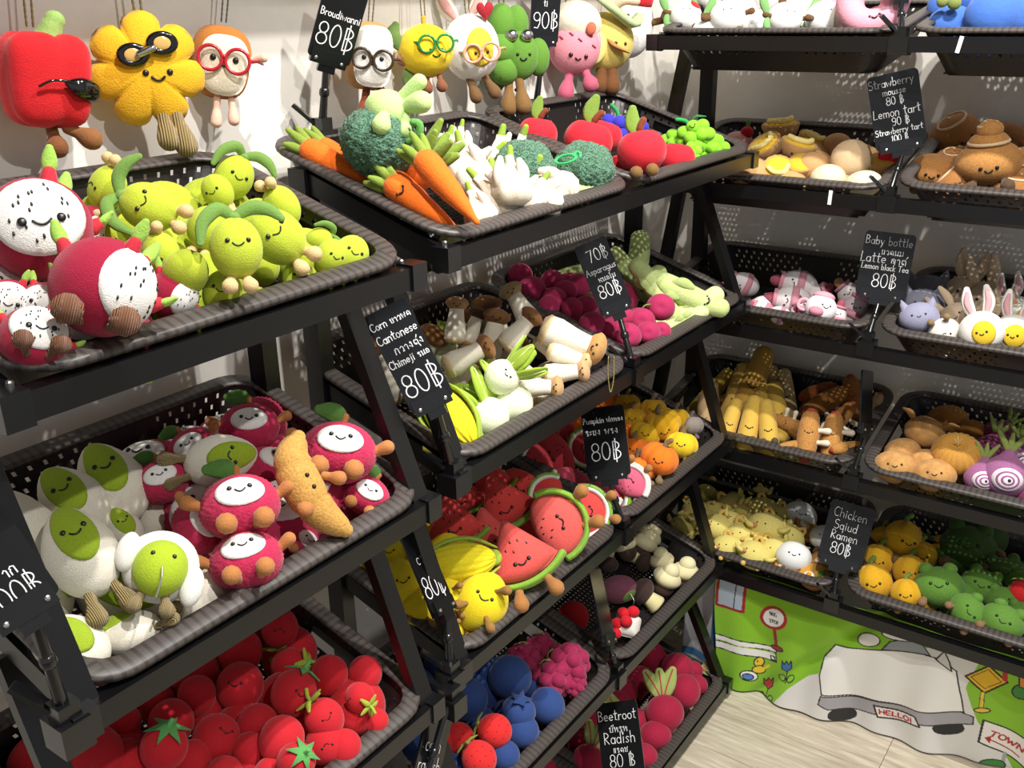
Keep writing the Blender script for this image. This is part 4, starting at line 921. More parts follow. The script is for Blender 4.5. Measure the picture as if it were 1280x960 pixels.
# pumpkins and round watermelons
G = 'pumpkin plush'
many(pumpkin, 'L3c', 'pumpkin_plush', 'ribbed pumpkin plush with brown stem', G, [
 (824, 573, 48, 24, 0, 10, dict(h=.04, label='big orange pumpkin plush with a stitched smile')), (800, 587, 42, -12, 0, 0, dict(label='orange pumpkin plush partly behind the pumpkin price board')), (792, 562, 38), (806, 543, 38, 20, 0, 0, dict(col='e8bc1e')), (828, 530, 46, -20, 0, 30, dict(col='e4b01c', h=.03, label='yellow pumpkin plush with its ribs lit and stem down')), (851, 556, 42, 10, 0, 0, dict(col='ecc822', label='bright yellow pumpkin plush by the basket corner')),
 (790, 524, 36, 0, 0, 0, dict(col='d0a01c')), (816, 512, 34, 0, 0, 0, dict(col='d0a01c')), (845, 524, 34, 0, 0, 0, dict(col='e0b01e')), (864, 532, 30, 0, 0, 0, dict(col='8a8078', stem='6a625c', fc=0, label='small grey brown round plush beside the yellow pumpkins')), (784, 505, 32, 0, 0, 0, dict(col='c09418')), (815, 556, 34, 0, 0, 0, dict(h=-.02))], h=.01)
G = 'round watermelon plush'
many(melon, 'L3c', 'round_watermelon_plush', 'red round watermelon plush with white edged rind', G, [
 (697, 566, 60, 58, 0, 0, dict(rind='5f9a34', label='shaded round watermelon plush leaning on its green rind')), (668, 580, 44, 60, 0, 0, dict(rind='5f9a34')), (704, 540, 48, 100, 0, 0, dict()), (784, 606, 48, -150, 0, 0, dict(flesh='d8607c', rind='efeae0', feet=1, h=.02, label='pink melon plush with white rind at the rim, brown feet out')), (752, 616, 46, 20, 0, 0, dict(flesh='d8607c', rind='efeae0')), (716, 598, 46, 20, 0, 0, dict(flesh='c94a60')), (735, 560, 44, 80, 0, 0, dict()), (690, 600, 40, 30, 0, 0, dict(h=-.02))], h=.01, shape='half', white=1, feet=0, flesh='c43a42')
# berries
G = 'blueberry plush'
many(blueberry, 'L4b', 'blueberry_plush', 'dark blue round blueberry plush', G, [
 (637, 846, 56, 20, 0, 0, dict(crown=0, h=.03, label='large blueberry plush half in shade near the raspberries')), (582, 874, 56, 0, 0, 0, dict(crown=0)), (684, 882, 46, 60, 0, 0, dict(crown=0)), (648, 890, 44, 10, 0, 50, dict(h=.03, label='blueberry plush with its star crown facing up')), (652, 914, 44, 0, 0, 0, dict(crown=0)), (630, 944, 40, 0, 0, 0, dict(crown=0)), (612, 840, 40, 0, 0, 0, dict(crown=0)), (670, 860, 38, 0, 0, 0, dict(crown=0, h=-.02)), (600, 905, 44, 0, 0, 0, dict(crown=0, h=-.02)), (668, 930, 36, 0, 0, 0, dict(crown=0, h=-.02))], h=.01)
many(raspberry, 'L4b', 'raspberry_plush', 'bumpy raspberry plush among the blueberries', 'raspberry plush', [(710, 830, 54, -60, 0, 0, dict(h=.02, label='bumpy raspberry plush nearest the basket corner')), (690, 850, 50, -20, 0, 0, dict(label='bumpy raspberry plush resting on the blueberries')), (654, 826, 44), (676, 812, 40), (720, 858, 30)], h=.005)
many(strawberry, 'L4b', 'strawberry_plush', 'bright red strawberry plush with dark seeds', 'strawberry plush', [(620, 914, 48, -70, 0, 0, dict(h=.04, label='strawberry plush with a smiling stitch on top of the blueberries')), (574, 924, 46, -60), (600, 950, 50, -40, 0, 0, dict(h=.04)), (556, 890, 40, -40), (548, 930, 44, -10)], h=.02)
# mushroom creams and oddments
G = 'cream topped mushroom plush'
many(cream_mushroom, 'L4c', 'cream_mushroom_plush', 'cream knobbed mushroom plush on dark base', G, [
 (828, 704, 34, -15, 0, 20), (832, 726, 40, 25, 0, 20), (856, 718, 38, 10, 0, 20), (822, 660, 36, 40), (782, 684, 34, -20, 0, 0), (804, 682, 36, 30)], h=-.03)
put(turnip, 'L4c', 773, 737, 44, -12, 0, 10, -.04, 'turnip_plush', 'mauve and green turnip plush in the half-empty basket')
put(choc_mushroom, 'L4c', 808, 745, 42, -50, 0, 10, -.04, 'chocolate_mushroom_plush', 'brown capped mushroom plush with pale yellow stem')
put(cherry_cake, 'L4c', 784, 782, 40, 12, 0, 10, -.03, 'cherry_cake_plush', 'white cake plush topped with red berries')
put(disc, 'L4c', 716, 772, 42, 30, 20, 0, -.03, 'red_disc_plush', 'dark red disc plush at the shaded side of the half-empty basket', col='b8141f')
for i, (px, py, c) in enumerate(((800, 700, 'a'), (760, 700, 'b'))):
    put(choc_mushroom, 'L4c', px, py, 30, 120+60*i, 0, 20, -.045, 'chocolate_mushroom_plush', 'brown mushroom plush deep in the shade of the half-empty basket', 'shaded brown mushroom plush')
# beetroot
G = 'beetroot plush in the bottom basket'
many(beet, 'L5c', 'beetroot_plush', 'crimson beetroot plush in the bottom basket', G, [
 (847, 836, 44, 20, 0, 0, dict(lf=0)), (856, 864, 44, 100, 0, 0, dict(lf=0, h=.03, label='crimson beetroot plush on its side by the basket wall')), (831, 891, 50, -8, 0, 0, dict(h=.03, label='crimson beetroot plush with broad pale leaves standing up')), (819, 920, 42, 0, 0, 0, dict(lf=0)), (804, 946, 38, 0, 0, 0, dict(lf=0)), (873, 856, 26, 60, 0, 0, dict(lf=0)), (820, 818, 40, -70, 0, 0, dict(lf=0, h=-.02)), (776, 866, 44, 0, 0, 0, dict(lf=0, h=-.02)), (745, 905, 46, -30, 0, 0, dict(h=.0, label='beetroot plush with long leaves beside the beetroot price board')), (800, 850, 40, 0, 0, 0, dict(lf=0, h=-.03)), (770, 935, 40, 0, 0, 0, dict(lf=0)), (868, 838, 24, 80, 0, 0, dict(lf=1)), (735, 950, 42, 20, 0, 0, dict(h=.01)), (790, 905, 44, -60, 0, 0, dict(h=-.01))], h=.005)
many(beet, 'L5b', 'beetroot_plush', 'dark crimson beetroot plush in the lower shaded basket', 'shaded beetroot plush', [(700, 945, 46, 0, 0, 0, dict(lf=0)), (720, 925, 40, 30, 0, 0, dict(lf=0)), (670, 955, 40, 30, 0, 0, dict(lf=0))], h=-.02)
# right rack, tier 1
G = 'white leaf eared plush'
many(white_bird, 'R1a', 'white_round_plush', 'white round plush with brown arms and green leaves', G, [
 (857, 20, 40, 8, 0, 0, dict(label='white round plush with red cap and green leaves at the rack end')), (910, 22, 46, -4, 0, 0, dict(hat=0, lf=0, label='plain white round plush between two leafy ones')), (981, 24, 44, 10, 20, 0, dict(hat=0, h=.03)), (1030, 24, 48, 0, 40, 0, dict(hat=0, lf=0, label='plain white round plush beside the doughnut')), (936, 6, 42, 20, 0, 0, dict()), (943, 36, 30, 0, 0, 0, dict(hat=0, lf=0)), (960, -6, 40, 0, 0, 0, dict(hat=0, lf=0)), (890, -4, 38, 0, 0, 0, dict(hat=1, lf=1)), (1000, 2, 36, 0, 0, 0, dict(hat=1, lf=0))], h=.02)
many(donut, 'R1a', 'doughnut_plush', 'pink iced doughnut plush', 'doughnut plush', [(1091, 3, 82, -8, 0, 24, dict(h=.05, label='pink iced doughnut plush with brown legs on the top tier')), (1104, 30, 50, 20, 0, 50, dict(h=-.01, label='doughnut plush underneath the other one')), (1050, 0, 50, 0, 0, 60, dict(h=0.0, label='doughnut plush at the back behind the white plush'))])
many(fluffy, 'R1b', 'blue_fluffy_plush', 'blue fluffy plush in the top basket', 'blue fluffy plush', [(1188, 32, 48, 0, 0, 0, dict(rx=.6, label='low blue fluffy plush at the corner of the top basket')), (1240, 20, 64, 0, 0, 0, dict(h=.04, label='tall blue fluffy plush in the middle of the top basket')), (1278, 22, 60, 0, 0, 0), (1215, -4, 50), (1180, 8, 40), (1265, -5, 50)], h=.015, col='4a78cf')
many(fluffy, 'R1b', 'green_tip_plush', 'small green knobbed plush behind the blue ones', 'small green knob plush', [(1193, 4, 16), (1178, 2, 14)], h=.05, col='86934a')
# right rack, tier 2
G = 'tart plush'
many(tart, 'R2a', 'lemon_tart_plush', 'lemon tart plush with yellow filling', G, [
 (958, 185, 44, -30, 0, 30, dict(fc=0, label='lemon tart plush tilted so its yellow cream shows')), (997, 186, 46, 20, 0, 15, dict(h=.03, label='smiling lemon tart plush in the middle')), (976, 163, 46, 0, 0, 10, dict(fc=0)), (972, 214, 40, 10, 0, 55, dict(fc=0, h=.01)), (1014, 178, 38, 30, 0, 20, dict(fc=0)), (1002, 208, 36, 0, 0, 40, dict(fc=0, cream=0))], h=.015)
many(dome, 'R2a', 'pastry_plush', 'tan round pastry plush among the tarts', 'round pastry plush', [
 (937, 221, 56, 0, 0, 0, dict(h=.0, label='flat tan pastry plush half hidden by the other rack')), (1017, 209, 44, 10, 0, 0), (1064, 200, 50, 12, 0, 0, dict(col='d2b48c', rz=.5, h=.03, label='tall beige pastry plush behind two cream ones')), (1046, 182, 36), (1035, 224, 44, 5, 0, 0, dict(col='e8ddb8', label='cream pastry plush with stitched lines at the rim')), (1079, 230, 46, -5, 0, 0, dict(col='e8ddb8', rz=.36, label='flat cream pastry plush beside the strawberry tart')), (988, 230, 40, 0, 0, 0, dict(h=-.01)), (960, 200, 36, 0, 0, 0, dict(h=-.03)), (1050, 215, 36, 0, 0, 0, dict(h=-.03))], h=.01, col='cfa06a')
put(berry_tart, 'R2a', 1102, 208, 46, 10, 0, 20, .01, 'strawberry_tart_plush', 'yellow tart plush topped with red strawberries')
put(pink_cake, 'R2a', 922, 178, 38, 0, 0, 0, .0, 'strawberry_mousse_plush', 'pink mousse plush with a strawberry behind the grape basket')
G = 'cinnamon roll plush'
many(roll, 'R2b', 'cinnamon_roll_plush', 'brown cinnamon roll plush with icing', G, [
 (1180, 168, 62, -35, 20, 30, dict(h=.02, label='cinnamon roll plush tipped up against the basket back, feet out')), (1166, 214, 60, 10, 0, 10, dict(spiral=0, col='b98045', h=.0, label='orange brown bun plush lying with grey feet up')), (1236, 203, 76, 0, 0, 12, dict(stack=1, h=.03, col='bd8648', label='stacked cinnamon roll plush with iced tiers')), (1258, 172, 52, 20, 0, 0, dict(spiral=0, col='94602f')), (1190, 200, 42, 0, 0, 30, dict(feet=0)), (1230, 222, 48, 0, 0, 30, dict(stack=1, feet=0, h=.0, col='bd8648')), (1278, 214, 48, 0, 0, 30, dict(stack=1, feet=0, col='bd8648'))], h=.01)
# tier 3
G = 'pink baby bottle plush'
many(bottle, 'R3a', 'baby_bottle_plush', 'white and pink baby bottle plush', G, [(994, 356, 56, -75, 0, 0, dict(label='grey white bottle plush lying on top at the back')), (986, 376, 56, -80, 0, 0, dict(h=.0)), (1062, 368, 46, -40, 0, 0, dict(capc='b08a58')), (1068, 386, 52, 30, 0, 0, dict(label='pinkish bottle plush under the baby bottle price board', c1='cdbcc0')), (952, 388, 36, -60, 0, 0, dict(c1='efe9ea', label='small white bottle plush with a looped cord')), (1012, 394, 40, -60), (1046, 394, 36, 20), (970, 396, 34, -70)], h=.005)
put(teacup, 'R3a', 1026, 386, 46, 14, 0, 10, .025, 'teacup_plush', 'white teacup plush with pink spout and lid')
many(cat, 'R3b', 'grey_cat_plush', 'grey blue cat plush beside bunnies', 'grey cat plush', [(1149, 397, 46, -6, 0, 0, dict(h=.03, col='9a9ab4', label='lavender grey cat plush in front')), (1153, 382, 50, 4, 0, 0, dict(label='mid grey cat plush in the middle')), (1161, 366, 52, 0, 0, 0, dict(col='70707c', label='dark grey cat plush at the back'))], h=.01)
many(bunny, 'R3b', 'beige_bunny_plush', 'beige bunny plush beside the grey cats', 'beige bunny plush', [(1206, 370, 60, 12), (1232, 378, 62, -4, 0, 0, dict(label='beige bunny plush with one tall ear')), (1196, 398, 46, -40), (1180, 416, 44, 160, 0, 0, dict(col='ece4d8', ear='ece4d8', label='cream plush lying with round brown feet up')), (1250, 396, 40, 10)], h=.01)
many(egg_bunny, 'R3b', 'egg_bunny_plush', 'white bunny plush with yellow yolk face', 'egg bunny plush', [(1226, 416, 56, -6, 0, 0, dict(h=.03, label='white egg bunny plush with upright pink ears')), (1266, 418, 54, 8), (1262, 388, 46, 0), (1278, 396, 40, 0)], h=.01)
# tier 4
G = 'churro plush'
many(churro, 'R4a', 'churro_plush', 'yellow finger shaped plush beside the hot dogs', G, [(937, 530, 60, 12, 0, 0, dict(label='yellow finger plush with smile second from the rack strut')), (960, 534, 58, -4, 0, 0, dict(label='yellow finger plush with smile and dark feet at the rim')), (913, 527, 50, 18, 0, 0, dict(feet=0)), (921, 496, 72, 16, 0, 0, dict(feet=0, col='c8a04a')), (942, 478, 78, 20, 0, 0, dict(feet=0, col='b88e3a', h=.05, label='tallest yellow finger plush standing at the back')), (962, 486, 50, 6, 0, 0, dict(feet=0, col='c0a064')), (949, 512, 56, 10, 0, 0, dict(feet=0)), (972, 514, 62, -8, 0, 0, dict(feet=0)), (983, 492, 52, -6, 0, 0, dict(feet=0, col='c0a878')), (890, 500, 46, 0, 0, 0, dict(feet=0, col='a08050')), (880, 520, 46, 0, 0, 0, dict(feet=0, col='c8a878'))], h=.02, tilt=18)
G = 'hot dog plush'
many(hotdog, 'R4a', 'hot_dog_plush', 'hot dog plush with stubby white arms', G, [(1010, 545, 56, 8, 0, 0, dict(h=.03, label='flour dusted hot dog plush lit at the front')), (1040, 547, 54, 8, 0, 0, dict(h=.02, label='golden hot dog plush with white arms stretched right')), (1032, 503, 54, 60, 0, 0, dict(col='b87a38')), (1066, 500, 52, -6, 0, 0, dict(col='a86a30')), (985, 530, 40, -70), (1050, 524, 44, 40, 0, 0, dict(col='b87a38')), (1058, 560, 34, 80), (1022, 490, 40, 70, 0, 0, dict(col='a05a28')), (990, 558, 30, 80), (1094, 508, 30, 20, 0, 0, dict(col='c9a878')), (1010, 510, 40, 20, 0, 0, dict(col='a86a30', h=-.02))], h=.015, tilt=16)
G = 'steamed bun plush'
many(bun, 'R4b', 'bun_plush', 'tan bun plush in the onion basket', G, [(1156, 541, 50, 20, 0, 20, dict(wings=1, fc=0, h=.03, label='tan bun plush with wing ears at the back')), (1184, 526, 50, -5, 0, 0, dict(col='a8702f', fc=0, label='brown square bun plush at the back')), (1117, 586, 52, 2, 0, 0, dict(label='bun plush with face at the left rim')), (1128, 565, 44, -10, 0, 0, dict(fc=0)), (1168, 594, 52, 2, 0, 0, dict(label='smiling bun plush at the front rim')), (1157, 577, 40, 0, 0, 0, dict(fc=0)), (1214, 540, 38, 0, 0, 0, dict(col='a8702f', fc=0))], h=.01)
put(pleated_bun, 'R4b', 1196, 567, 58, 4, 0, 50, .035, 'pleated_bun_plush', 'ochre pleated bun plush with yellow thread knot')
many(onion, 'R4b', 'onion_plush', 'purple onion plush beside the buns', 'purple onion plush', [(1256, 596, 58, 10, 0, 0, dict(h=.02, label='lilac onion plush with white cut rings at the rim')), (1228, 598, 46, 8, 0, 0, dict(label='lilac onion plush half behind the ringed one')), (1236, 566, 46, 20, 0, 0, dict(ring=0, dark=1, label='dark purple onion plush with green shoots')), (1246, 545, 40, 40, 0, 0, dict(ring=0, dark=1)), (1278, 575, 46, 0), (1262, 560, 36, 20, 0, 0, dict(ring=0, dark=1))], h=.01)
# tier 5
G = 'yellow chicken plush'
many(chicken, 'R5a', 'chicken_plush', 'pale yellow chicken plush in the chicken pile', G, [(911, 636, 44, -30), (898, 660, 44, 20), (928, 670, 46, -10), (958, 660, 50, 10, 0, 0, dict(h=.03, label='large yellow chicken plush lying across the pile')), (952, 638, 42, 0), (942, 695, 46, 20), (906, 690, 42, 0), (988, 672, 40, 60), (966, 688, 40, -20), (930, 642, 40, 100), (880, 650, 36, 0), (970, 645, 38, 30), (950, 618, 26, 0), (915, 655, 36, 60), (940, 680, 36, 150), (895, 640, 34, 200)], h=.01)
many(squid, 'R5a', 'white_squid_plush', 'white squid plush beside the chickens', 'white squid plush', [(992, 696, 44, 10, 0, 0, dict(h=.02, label='white squid plush lit at the front')), (1000, 645, 42, 20, 0, 0, dict(label='white squid plush shaded at the back')), (1030, 672, 36, 0)], h=.01)
many(ramen, 'R5a', 'ramen_bowl_plush', 'brown ramen bowl plush with egg', 'ramen bowl plush', [(984, 710, 34, 0, 0, 50), (1018, 722, 42, 5, 0, 50, dict(label='ramen bowl plush with yellow broth at the rim')), (1008, 664, 42, 40, 0, 30, dict(label='ramen bowl plush tipped on its side')), (1030, 704, 36, 0, 0, 40)], h=.0)
G = 'yellow bell pepper plush'
many(pepper, 'R5b', 'yellow_pepper_plush', 'yellow bell pepper plush beside the frogs', G, [(1128, 676, 54, 10, 20, 0, dict(h=.03, label='yellow pepper plush upside down on top of the pile')), (1097, 702, 46, 10, 0, 0, dict(feet=0)), (1137, 716, 46, 4, 0, 0, dict(label='smiling yellow pepper plush next to the frogs')), (1092, 730, 52, -8, 0, 0, dict(feet=0, h=.0, label='smiling yellow pepper plush at the rim by the price board')), (1132, 744, 42, 0), (1100, 676, 40, 0, 0, 0, dict(feet=0)), (1153, 696, 40, 0), (1115, 715, 36, 0, 0, 0, dict(feet=0, h=-.02))], h=.01)
G = 'green frog plush'
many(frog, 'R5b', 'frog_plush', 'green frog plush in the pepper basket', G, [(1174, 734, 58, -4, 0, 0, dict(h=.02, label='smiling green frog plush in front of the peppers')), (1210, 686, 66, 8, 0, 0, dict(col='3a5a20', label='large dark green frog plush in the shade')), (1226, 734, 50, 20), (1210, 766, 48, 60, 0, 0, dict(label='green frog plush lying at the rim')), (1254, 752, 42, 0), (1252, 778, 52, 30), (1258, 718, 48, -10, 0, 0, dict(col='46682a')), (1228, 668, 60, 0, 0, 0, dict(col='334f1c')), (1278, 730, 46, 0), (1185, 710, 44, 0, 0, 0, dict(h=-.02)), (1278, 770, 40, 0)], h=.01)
put(strawberry, 'R5b', 1276, 742, 34, 0, 0, 0, .03, 'red_berry_plush', 'red berry plush at the side of the frogs')
# gold ball chain hanging over the rim of the mushroom basket
def hang_chain(): return [chain([(-.08, 0, .5), (-.09, -.02, 0), (-.02, -.03, -.5), (.07, -.02, -.1), (.08, 0, .5)], .018, 'c9b878', 'beads')]
Pw = CAM+ray(764, 468)*((np.array([.425, 0, 0])-CAM)[0]/ray(764, 468)[0])
spawn(hang_chain, 'ball_chain', 'gold ball chain loop hanging over the mushroom basket rim', 'chain', Pw, orient(Pw, 0), 44*((Pw-CAM)@CF)/F)

# lower layer of the heaps, seen through the gaps
def fill_layer(fn, bk, name, label, group, u0, u1, v0, v1, nx, ny, size, h=-.035, **kw):
    O, X, Y, Z = BASK[bk]; r = random.Random(len(name)+nx*7+ny)
    for i in range(nx):
        for j in range(ny):
            u = u0+(u1-u0)*(i+.5)/nx+r.uniform(-.008, .008); v = v0+(v1-v0)*(j+.5)/ny+r.uniform(-.008, .008)
            Pw = O+X*(u*BW)+Y*(v*BD)+Z*h; rr = .42*size
            if any(b == bk and np.linalg.norm(q-Pw) < .62*(rr+r2) for b, q, r2 in PLACED): continue      # no room here
            PLACED.append((bk, Pw, rr))
            spawn(fn, name, label, 'plush toy', Pw, orient(Pw, r.uniform(-60, 60), r.uniform(-40, 40), r.uniform(-30, 30)), size*r.uniform(.92, 1.08), group, **kw)
fill_layer(lime, 'L1a', 'lime_plush', 'lime green plush in the lower layer of the lime heap', 'lower layer of limes', -.15, .42, .16, .86, 4, 3, .085, leaves=0, feet=0, fc=0)
fill_layer(avocado, 'L2a', 'avocado_plush', 'furry white avocado plush in the lower layer of the heap', 'lower layer of avocados', -.42, -.05, .16, .84, 3, 2, .11, feet=0, fc=0)
fill_layer(lychee, 'L2a', 'lychee_plush', 'pink lychee plush in the lower layer of the heap', 'lower layer of lychees', .0, .42, .16, .86, 4, 3, .085, feet=0, arms=0, lf=0)
fill_layer(tomato, 'L3a', 'tomato_plush', 'red tomato plush in the lower layer of the tomato heap', 'lower layer of tomatoes', -.42, .42, .14, .88, 6, 4, .085, calyx=0, fc=0)
fill_layer(kingmush, 'L2b', 'mushroom_plush', 'mushroom plush in the lower layer of the basket', 'lower layer of mushrooms', -.30, .42, .16, .86, 4, 3, .1, fc=0)
fill_layer(plum, 'L2c', 'plum_plush', 'magenta plum plush in the lower layer of the heap', 'lower layer of plums', -.42, .1, .16, .86, 4, 3, .07)
fill_layer(stalk, 'L2c', 'asparagus_plush', 'asparagus plush in the lower layer of the basket', 'lower layer of asparagus', .12, .42, .2, .8, 2, 2, .14, h=-.04)
fill_layer(lemon, 'L3b', 'lemon_plush', 'yellow lemon plush in the lower layer of the basket', 'lower layer of lemons', -.42, -.05, .14, .86, 3, 3, .085, fc=0, limbs=0)
fill_layer(melon, 'L3b', 'watermelon_slice_plush', 'watermelon slice plush in the lower layer of the basket', 'lower layer of watermelons', .0, .42, .16, .86, 3, 2, .11, feet=0)
fill_layer(pumpkin, 'L3c', 'pumpkin_plush', 'pumpkin plush in the lower layer of the basket', 'lower layer of pumpkins', -.05, .34, .16, .86, 3, 3, .08, feet=0, fc=0)
fill_layer(melon, 'L3c', 'round_watermelon_plush', 'round watermelon plush in the lower layer of the basket', 'lower layer of round watermelons', -.42, -.08, .16, .86, 2, 3, .1, shape='half', white=1, feet=0, flesh='c43a42')
fill_layer(blueberry, 'L4b', 'blueberry_plush', 'blueberry plush in the lower layer of the basket', 'lower layer of blueberries', -.42, .3, .14, .86, 4, 3, .085, crown=0)
fill_layer(garlic, 'L1b', 'garlic_plush', 'garlic plush in the lower layer of the basket', 'lower layer of garlic', -.02, .42, .14, .7, 4, 2, .075)
fill_layer(carrot, 'L1b', 'carrot_plush', 'carrot plush in the lower layer of the basket', 'lower layer of carrots', -.4, -.1, .3, .7, 2, 1, .14)
fill_layer(beet, 'L5c', 'beetroot_plush', 'beetroot plush in the lower layer of the bottom basket', 'lower layer of beetroots', -.42, .42, .14, .86, 5, 3, .075, lf=0)
fill_layer(dome, 'R2a', 'pastry_plush', 'tan pastry plush in the lower layer of the basket', 'lower layer of pastries', -.42, .36, .14, .8, 4, 2, .08, col='cfa06a')
fill_layer(chicken, 'R5a', 'chicken_plush', 'yellow chicken plush in the lower layer of the basket', 'lower layer of chickens', -.42, .2, .14, .86, 4, 3, .075)
fill_layer(churro, 'R4a', 'churro_plush', 'yellow finger plush in the lower layer of the basket', 'lower layer of finger plush', -.42, .0, .2, .8, 3, 2, .1, feet=0)
fill_layer(hotdog, 'R4a', 'hot_dog_plush', 'hot dog plush in the lower layer of the basket', 'lower layer of hot dogs', .02, .42, .2, .8, 3, 2, .09)
fill_layer(frog, 'R5b', 'frog_plush', 'green frog plush in the lower layer of the basket', 'lower layer of frogs', -.1, .42, .14, .86, 4, 2, .085)
fill_layer(pepper, 'R5b', 'yellow_pepper_plush', 'yellow pepper plush in the lower layer of the basket', 'lower layer of peppers', -.42, -.12, .14, .86, 2, 3, .08, feet=0)
fill_layer(bun, 'R4b', 'bun_plush', 'tan bun plush in the lower layer of the basket', 'lower layer of buns', -.42, .05, .14, .86, 3, 2, .08, fc=0)

fill_layer(dragonfruit, 'L1a', 'dragon_fruit_plush', 'dragon fruit plush in the lower layer of the top basket', 'lower layer of dragon fruits', -.42, -.17, .14, .86, 2, 3, .1, feet=0)
fill_layer(white_bird, 'R1a', 'white_round_plush', 'plain white round plush in the lower layer of the top basket', 'lower layer of white plush', -.42, .2, .2, .9, 4, 3, .085, h=-.03, hat=0, lf=0)
fill_layer(fluffy, 'R1b', 'blue_fluffy_plush', 'blue fluffy plush in the lower layer of the top basket', 'lower layer of blue plush', -.42, .42, .2, .9, 4, 3, .09, h=-.03, col='4a78cf')
fill_layer(bottle, 'R3a', 'baby_bottle_plush', 'bottle plush in the lower layer of the basket', 'lower layer of bottles', -.3, .42, .14, .7, 4, 2, .075)
fill_layer(cat, 'R3b', 'grey_cat_plush', 'grey cat plush in the lower layer of the basket', 'lower layer of cats', -.42, -.2, .2, .8, 1, 2, .08)
fill_layer(bunny, 'R3b', 'beige_bunny_plush', 'beige bunny plush in the lower layer of the basket', 'lower layer of bunnies', -.15, .42, .14, .8, 3, 2, .075)
fill_layer(roll, 'R2b', 'cinnamon_roll_plush', 'cinnamon roll plush in the lower layer of the basket', 'lower layer of rolls', -.42, .42, .14, .8, 4, 2, .085, feet=0)
fill_layer(onion, 'R4b', 'onion_plush', 'purple onion plush in the lower layer of the basket', 'lower layer of onions', .12, .42, .14, .86, 3, 3, .08, ring=0, dark=1)
# ------------------------------------------------------------------ toys hanging on the left wall
def glasses(col, lens=.15, gap=.17, z=0, y=-.5, temples=1, x0=0, rc=None):
    m = mat('frame_'+col, col, rough=.25, bump=0, sheen=0, var=0, spec=.5); p = []
    for s in (-1, 1): p.append(('lens_rim', torus(lens, .022, 1, n=26, m=8, c=(x0+s*gap, y, z)), m))
    p.append(('bridge', tube([(x0-gap+lens, y, z+.03), (x0, y-.02, z+.05), (x0+gap-lens, y, z+.03)], .02, n=6), m))
    if temples:
        for s in (-1, 1): p.append(('temple', tube([(x0+s*(gap+lens), y, z+.03), (x0+s*(gap+lens+.08), y+.12, z+.04), (x0+s*(gap+lens+.12), y+.4, z+.02)], .02, n=6), m))
    return p
def twin_chain(top=.5, h=1.5, x=0, col='9a8a60'):
    return [chain([(x-.03, 0, top), (x-.035, .05, top+h*.5), (x-.02, .12, top+h)], .012, col), chain([(x+.03, 0, top), (x+.035, .05, top+h*.5), (x+.02, .12, top+h)], .012, col)]
def bell_pepper():
    def lb(d, V):
        ph = np.arctan2(d[:, 1], d[:, 0])+.4; r = np.random.default_rng(6).random((len(V), 1))
        q = (np.abs(d)**4).sum(1)**-.25; V = V*(q*.93)[:, None]*(1-.08*np.abs(np.sin(ph*2))**6)[:, None]*(1+.012*(r-.5)); V = V.copy(); k = 1+.06*d[:, 2]; V[:, 0] *= k; V[:, 1] *= k
        V[:, 2] -= .1*np.exp(-((1-d[:, 2])/.05)); return V
    g = blob(.44, .4, .5, lb, nu=64, nv=44); p = [('body', g, FUR('cf1a22')), ('stem', tube(curve([(.06, 0, .40), (.09, -.02, .5), (.13, -.02, .58)], 8), [.15, .14, .13, .12, .11, .11, .10, .10, .10][:len(curve([(0,0,0),(1,0,0),(2,0,0)], 8))], n=12), P('8fae5e'))]
    blk = mat('gloss_black', '0c0c0e', rough=.12, bump=0, sheen=0, var=0, spec=.7)
    p.append(('sunglass_lens', tube(curve([(.12, -.40, -.02), (.26, -.39, -.06), (.40, -.26, -.1)], 6), [.03, .06, .085, .1, .105, .11, .1][:len(curve([(0,0,0),(1,0,0),(2,0,0)], 6))], n=10, flat=.5, up=(0, 1, 0)), blk))
    p.append(('sunglass_temple', tube(curve([(-.14, -.42, -.06), (-.02, -.44, -.0), (.14, -.42, .0)], 8), .014, n=6), blk))
    p += [limb((.16, -.1, -.46), (.36, -.26, -.56), .06, .11, P('8a5a32')), limb((.02, -.05, -.48), (.04, -.16, -.66), .06, .11, P('7a4a28'))]
    return p+twin_chain(.5, 1.2, -.1, '8a7648')
def star_flower():
    n = 84; o = []
    for k in range(n):
        a = 2*math.pi*k/n; r = .375+.125*abs(math.cos(3.5*(a-math.pi/2)))**.55; o.append((r*math.cos(a), r*math.sin(a)))
    g = puff(np.array(o), .17); r = np.random.default_rng(2); g = (g[0]*(1+.015*(r.random((len(g[0]), 1))-.5)), g[1])
    p = [('body', g, FUR('e8b01c'))]+face(g, z=-.02, ex=.1, er=.028, mw=.065, mz=-.05, x0=.08)
    blk = mat('gloss_black', '0c0c0e', rough=.12, bump=0, sheen=0, var=0, spec=.7)
    for s, z in ((-1, .11), (1, .2)):
        c = (.02+s*.125, -.20, z+.02); p.append(('goggle_frame', (torus(.085, .032, .7, n=26, m=10)[0]*[1.15, 1, .85]+np.array(c), torus(.085, .032, .7, n=26, m=10)[1]), blk))
        p.append(('goggle_lens', blob(.08, .02, .062, c=(c[0], c[1]-.005, c[2])), mat('amber_lens', 'c9a35c', rough=.1, bump=0, sheen=0, var=0, spec=.7)))
    p.append(('goggle_bridge', tube([(-.06, -.25, .13), (.06, -.25, .18)], .03, n=8), mat('chrome', 'c4c4c8', rough=.2, bump=0, sheen=0, var=0, metal=1)))
    c = CORD('a88f5c')
    p += [limb((.08, -.04, -.34), (.1, -.16, -.6), .06, .1, c, 'leg'), limb((.18, -.04, -.34), (.24, -.16, -.66), .06, .1, c, 'leg')]
    return p+twin_chain(.48, 1.1, 0)
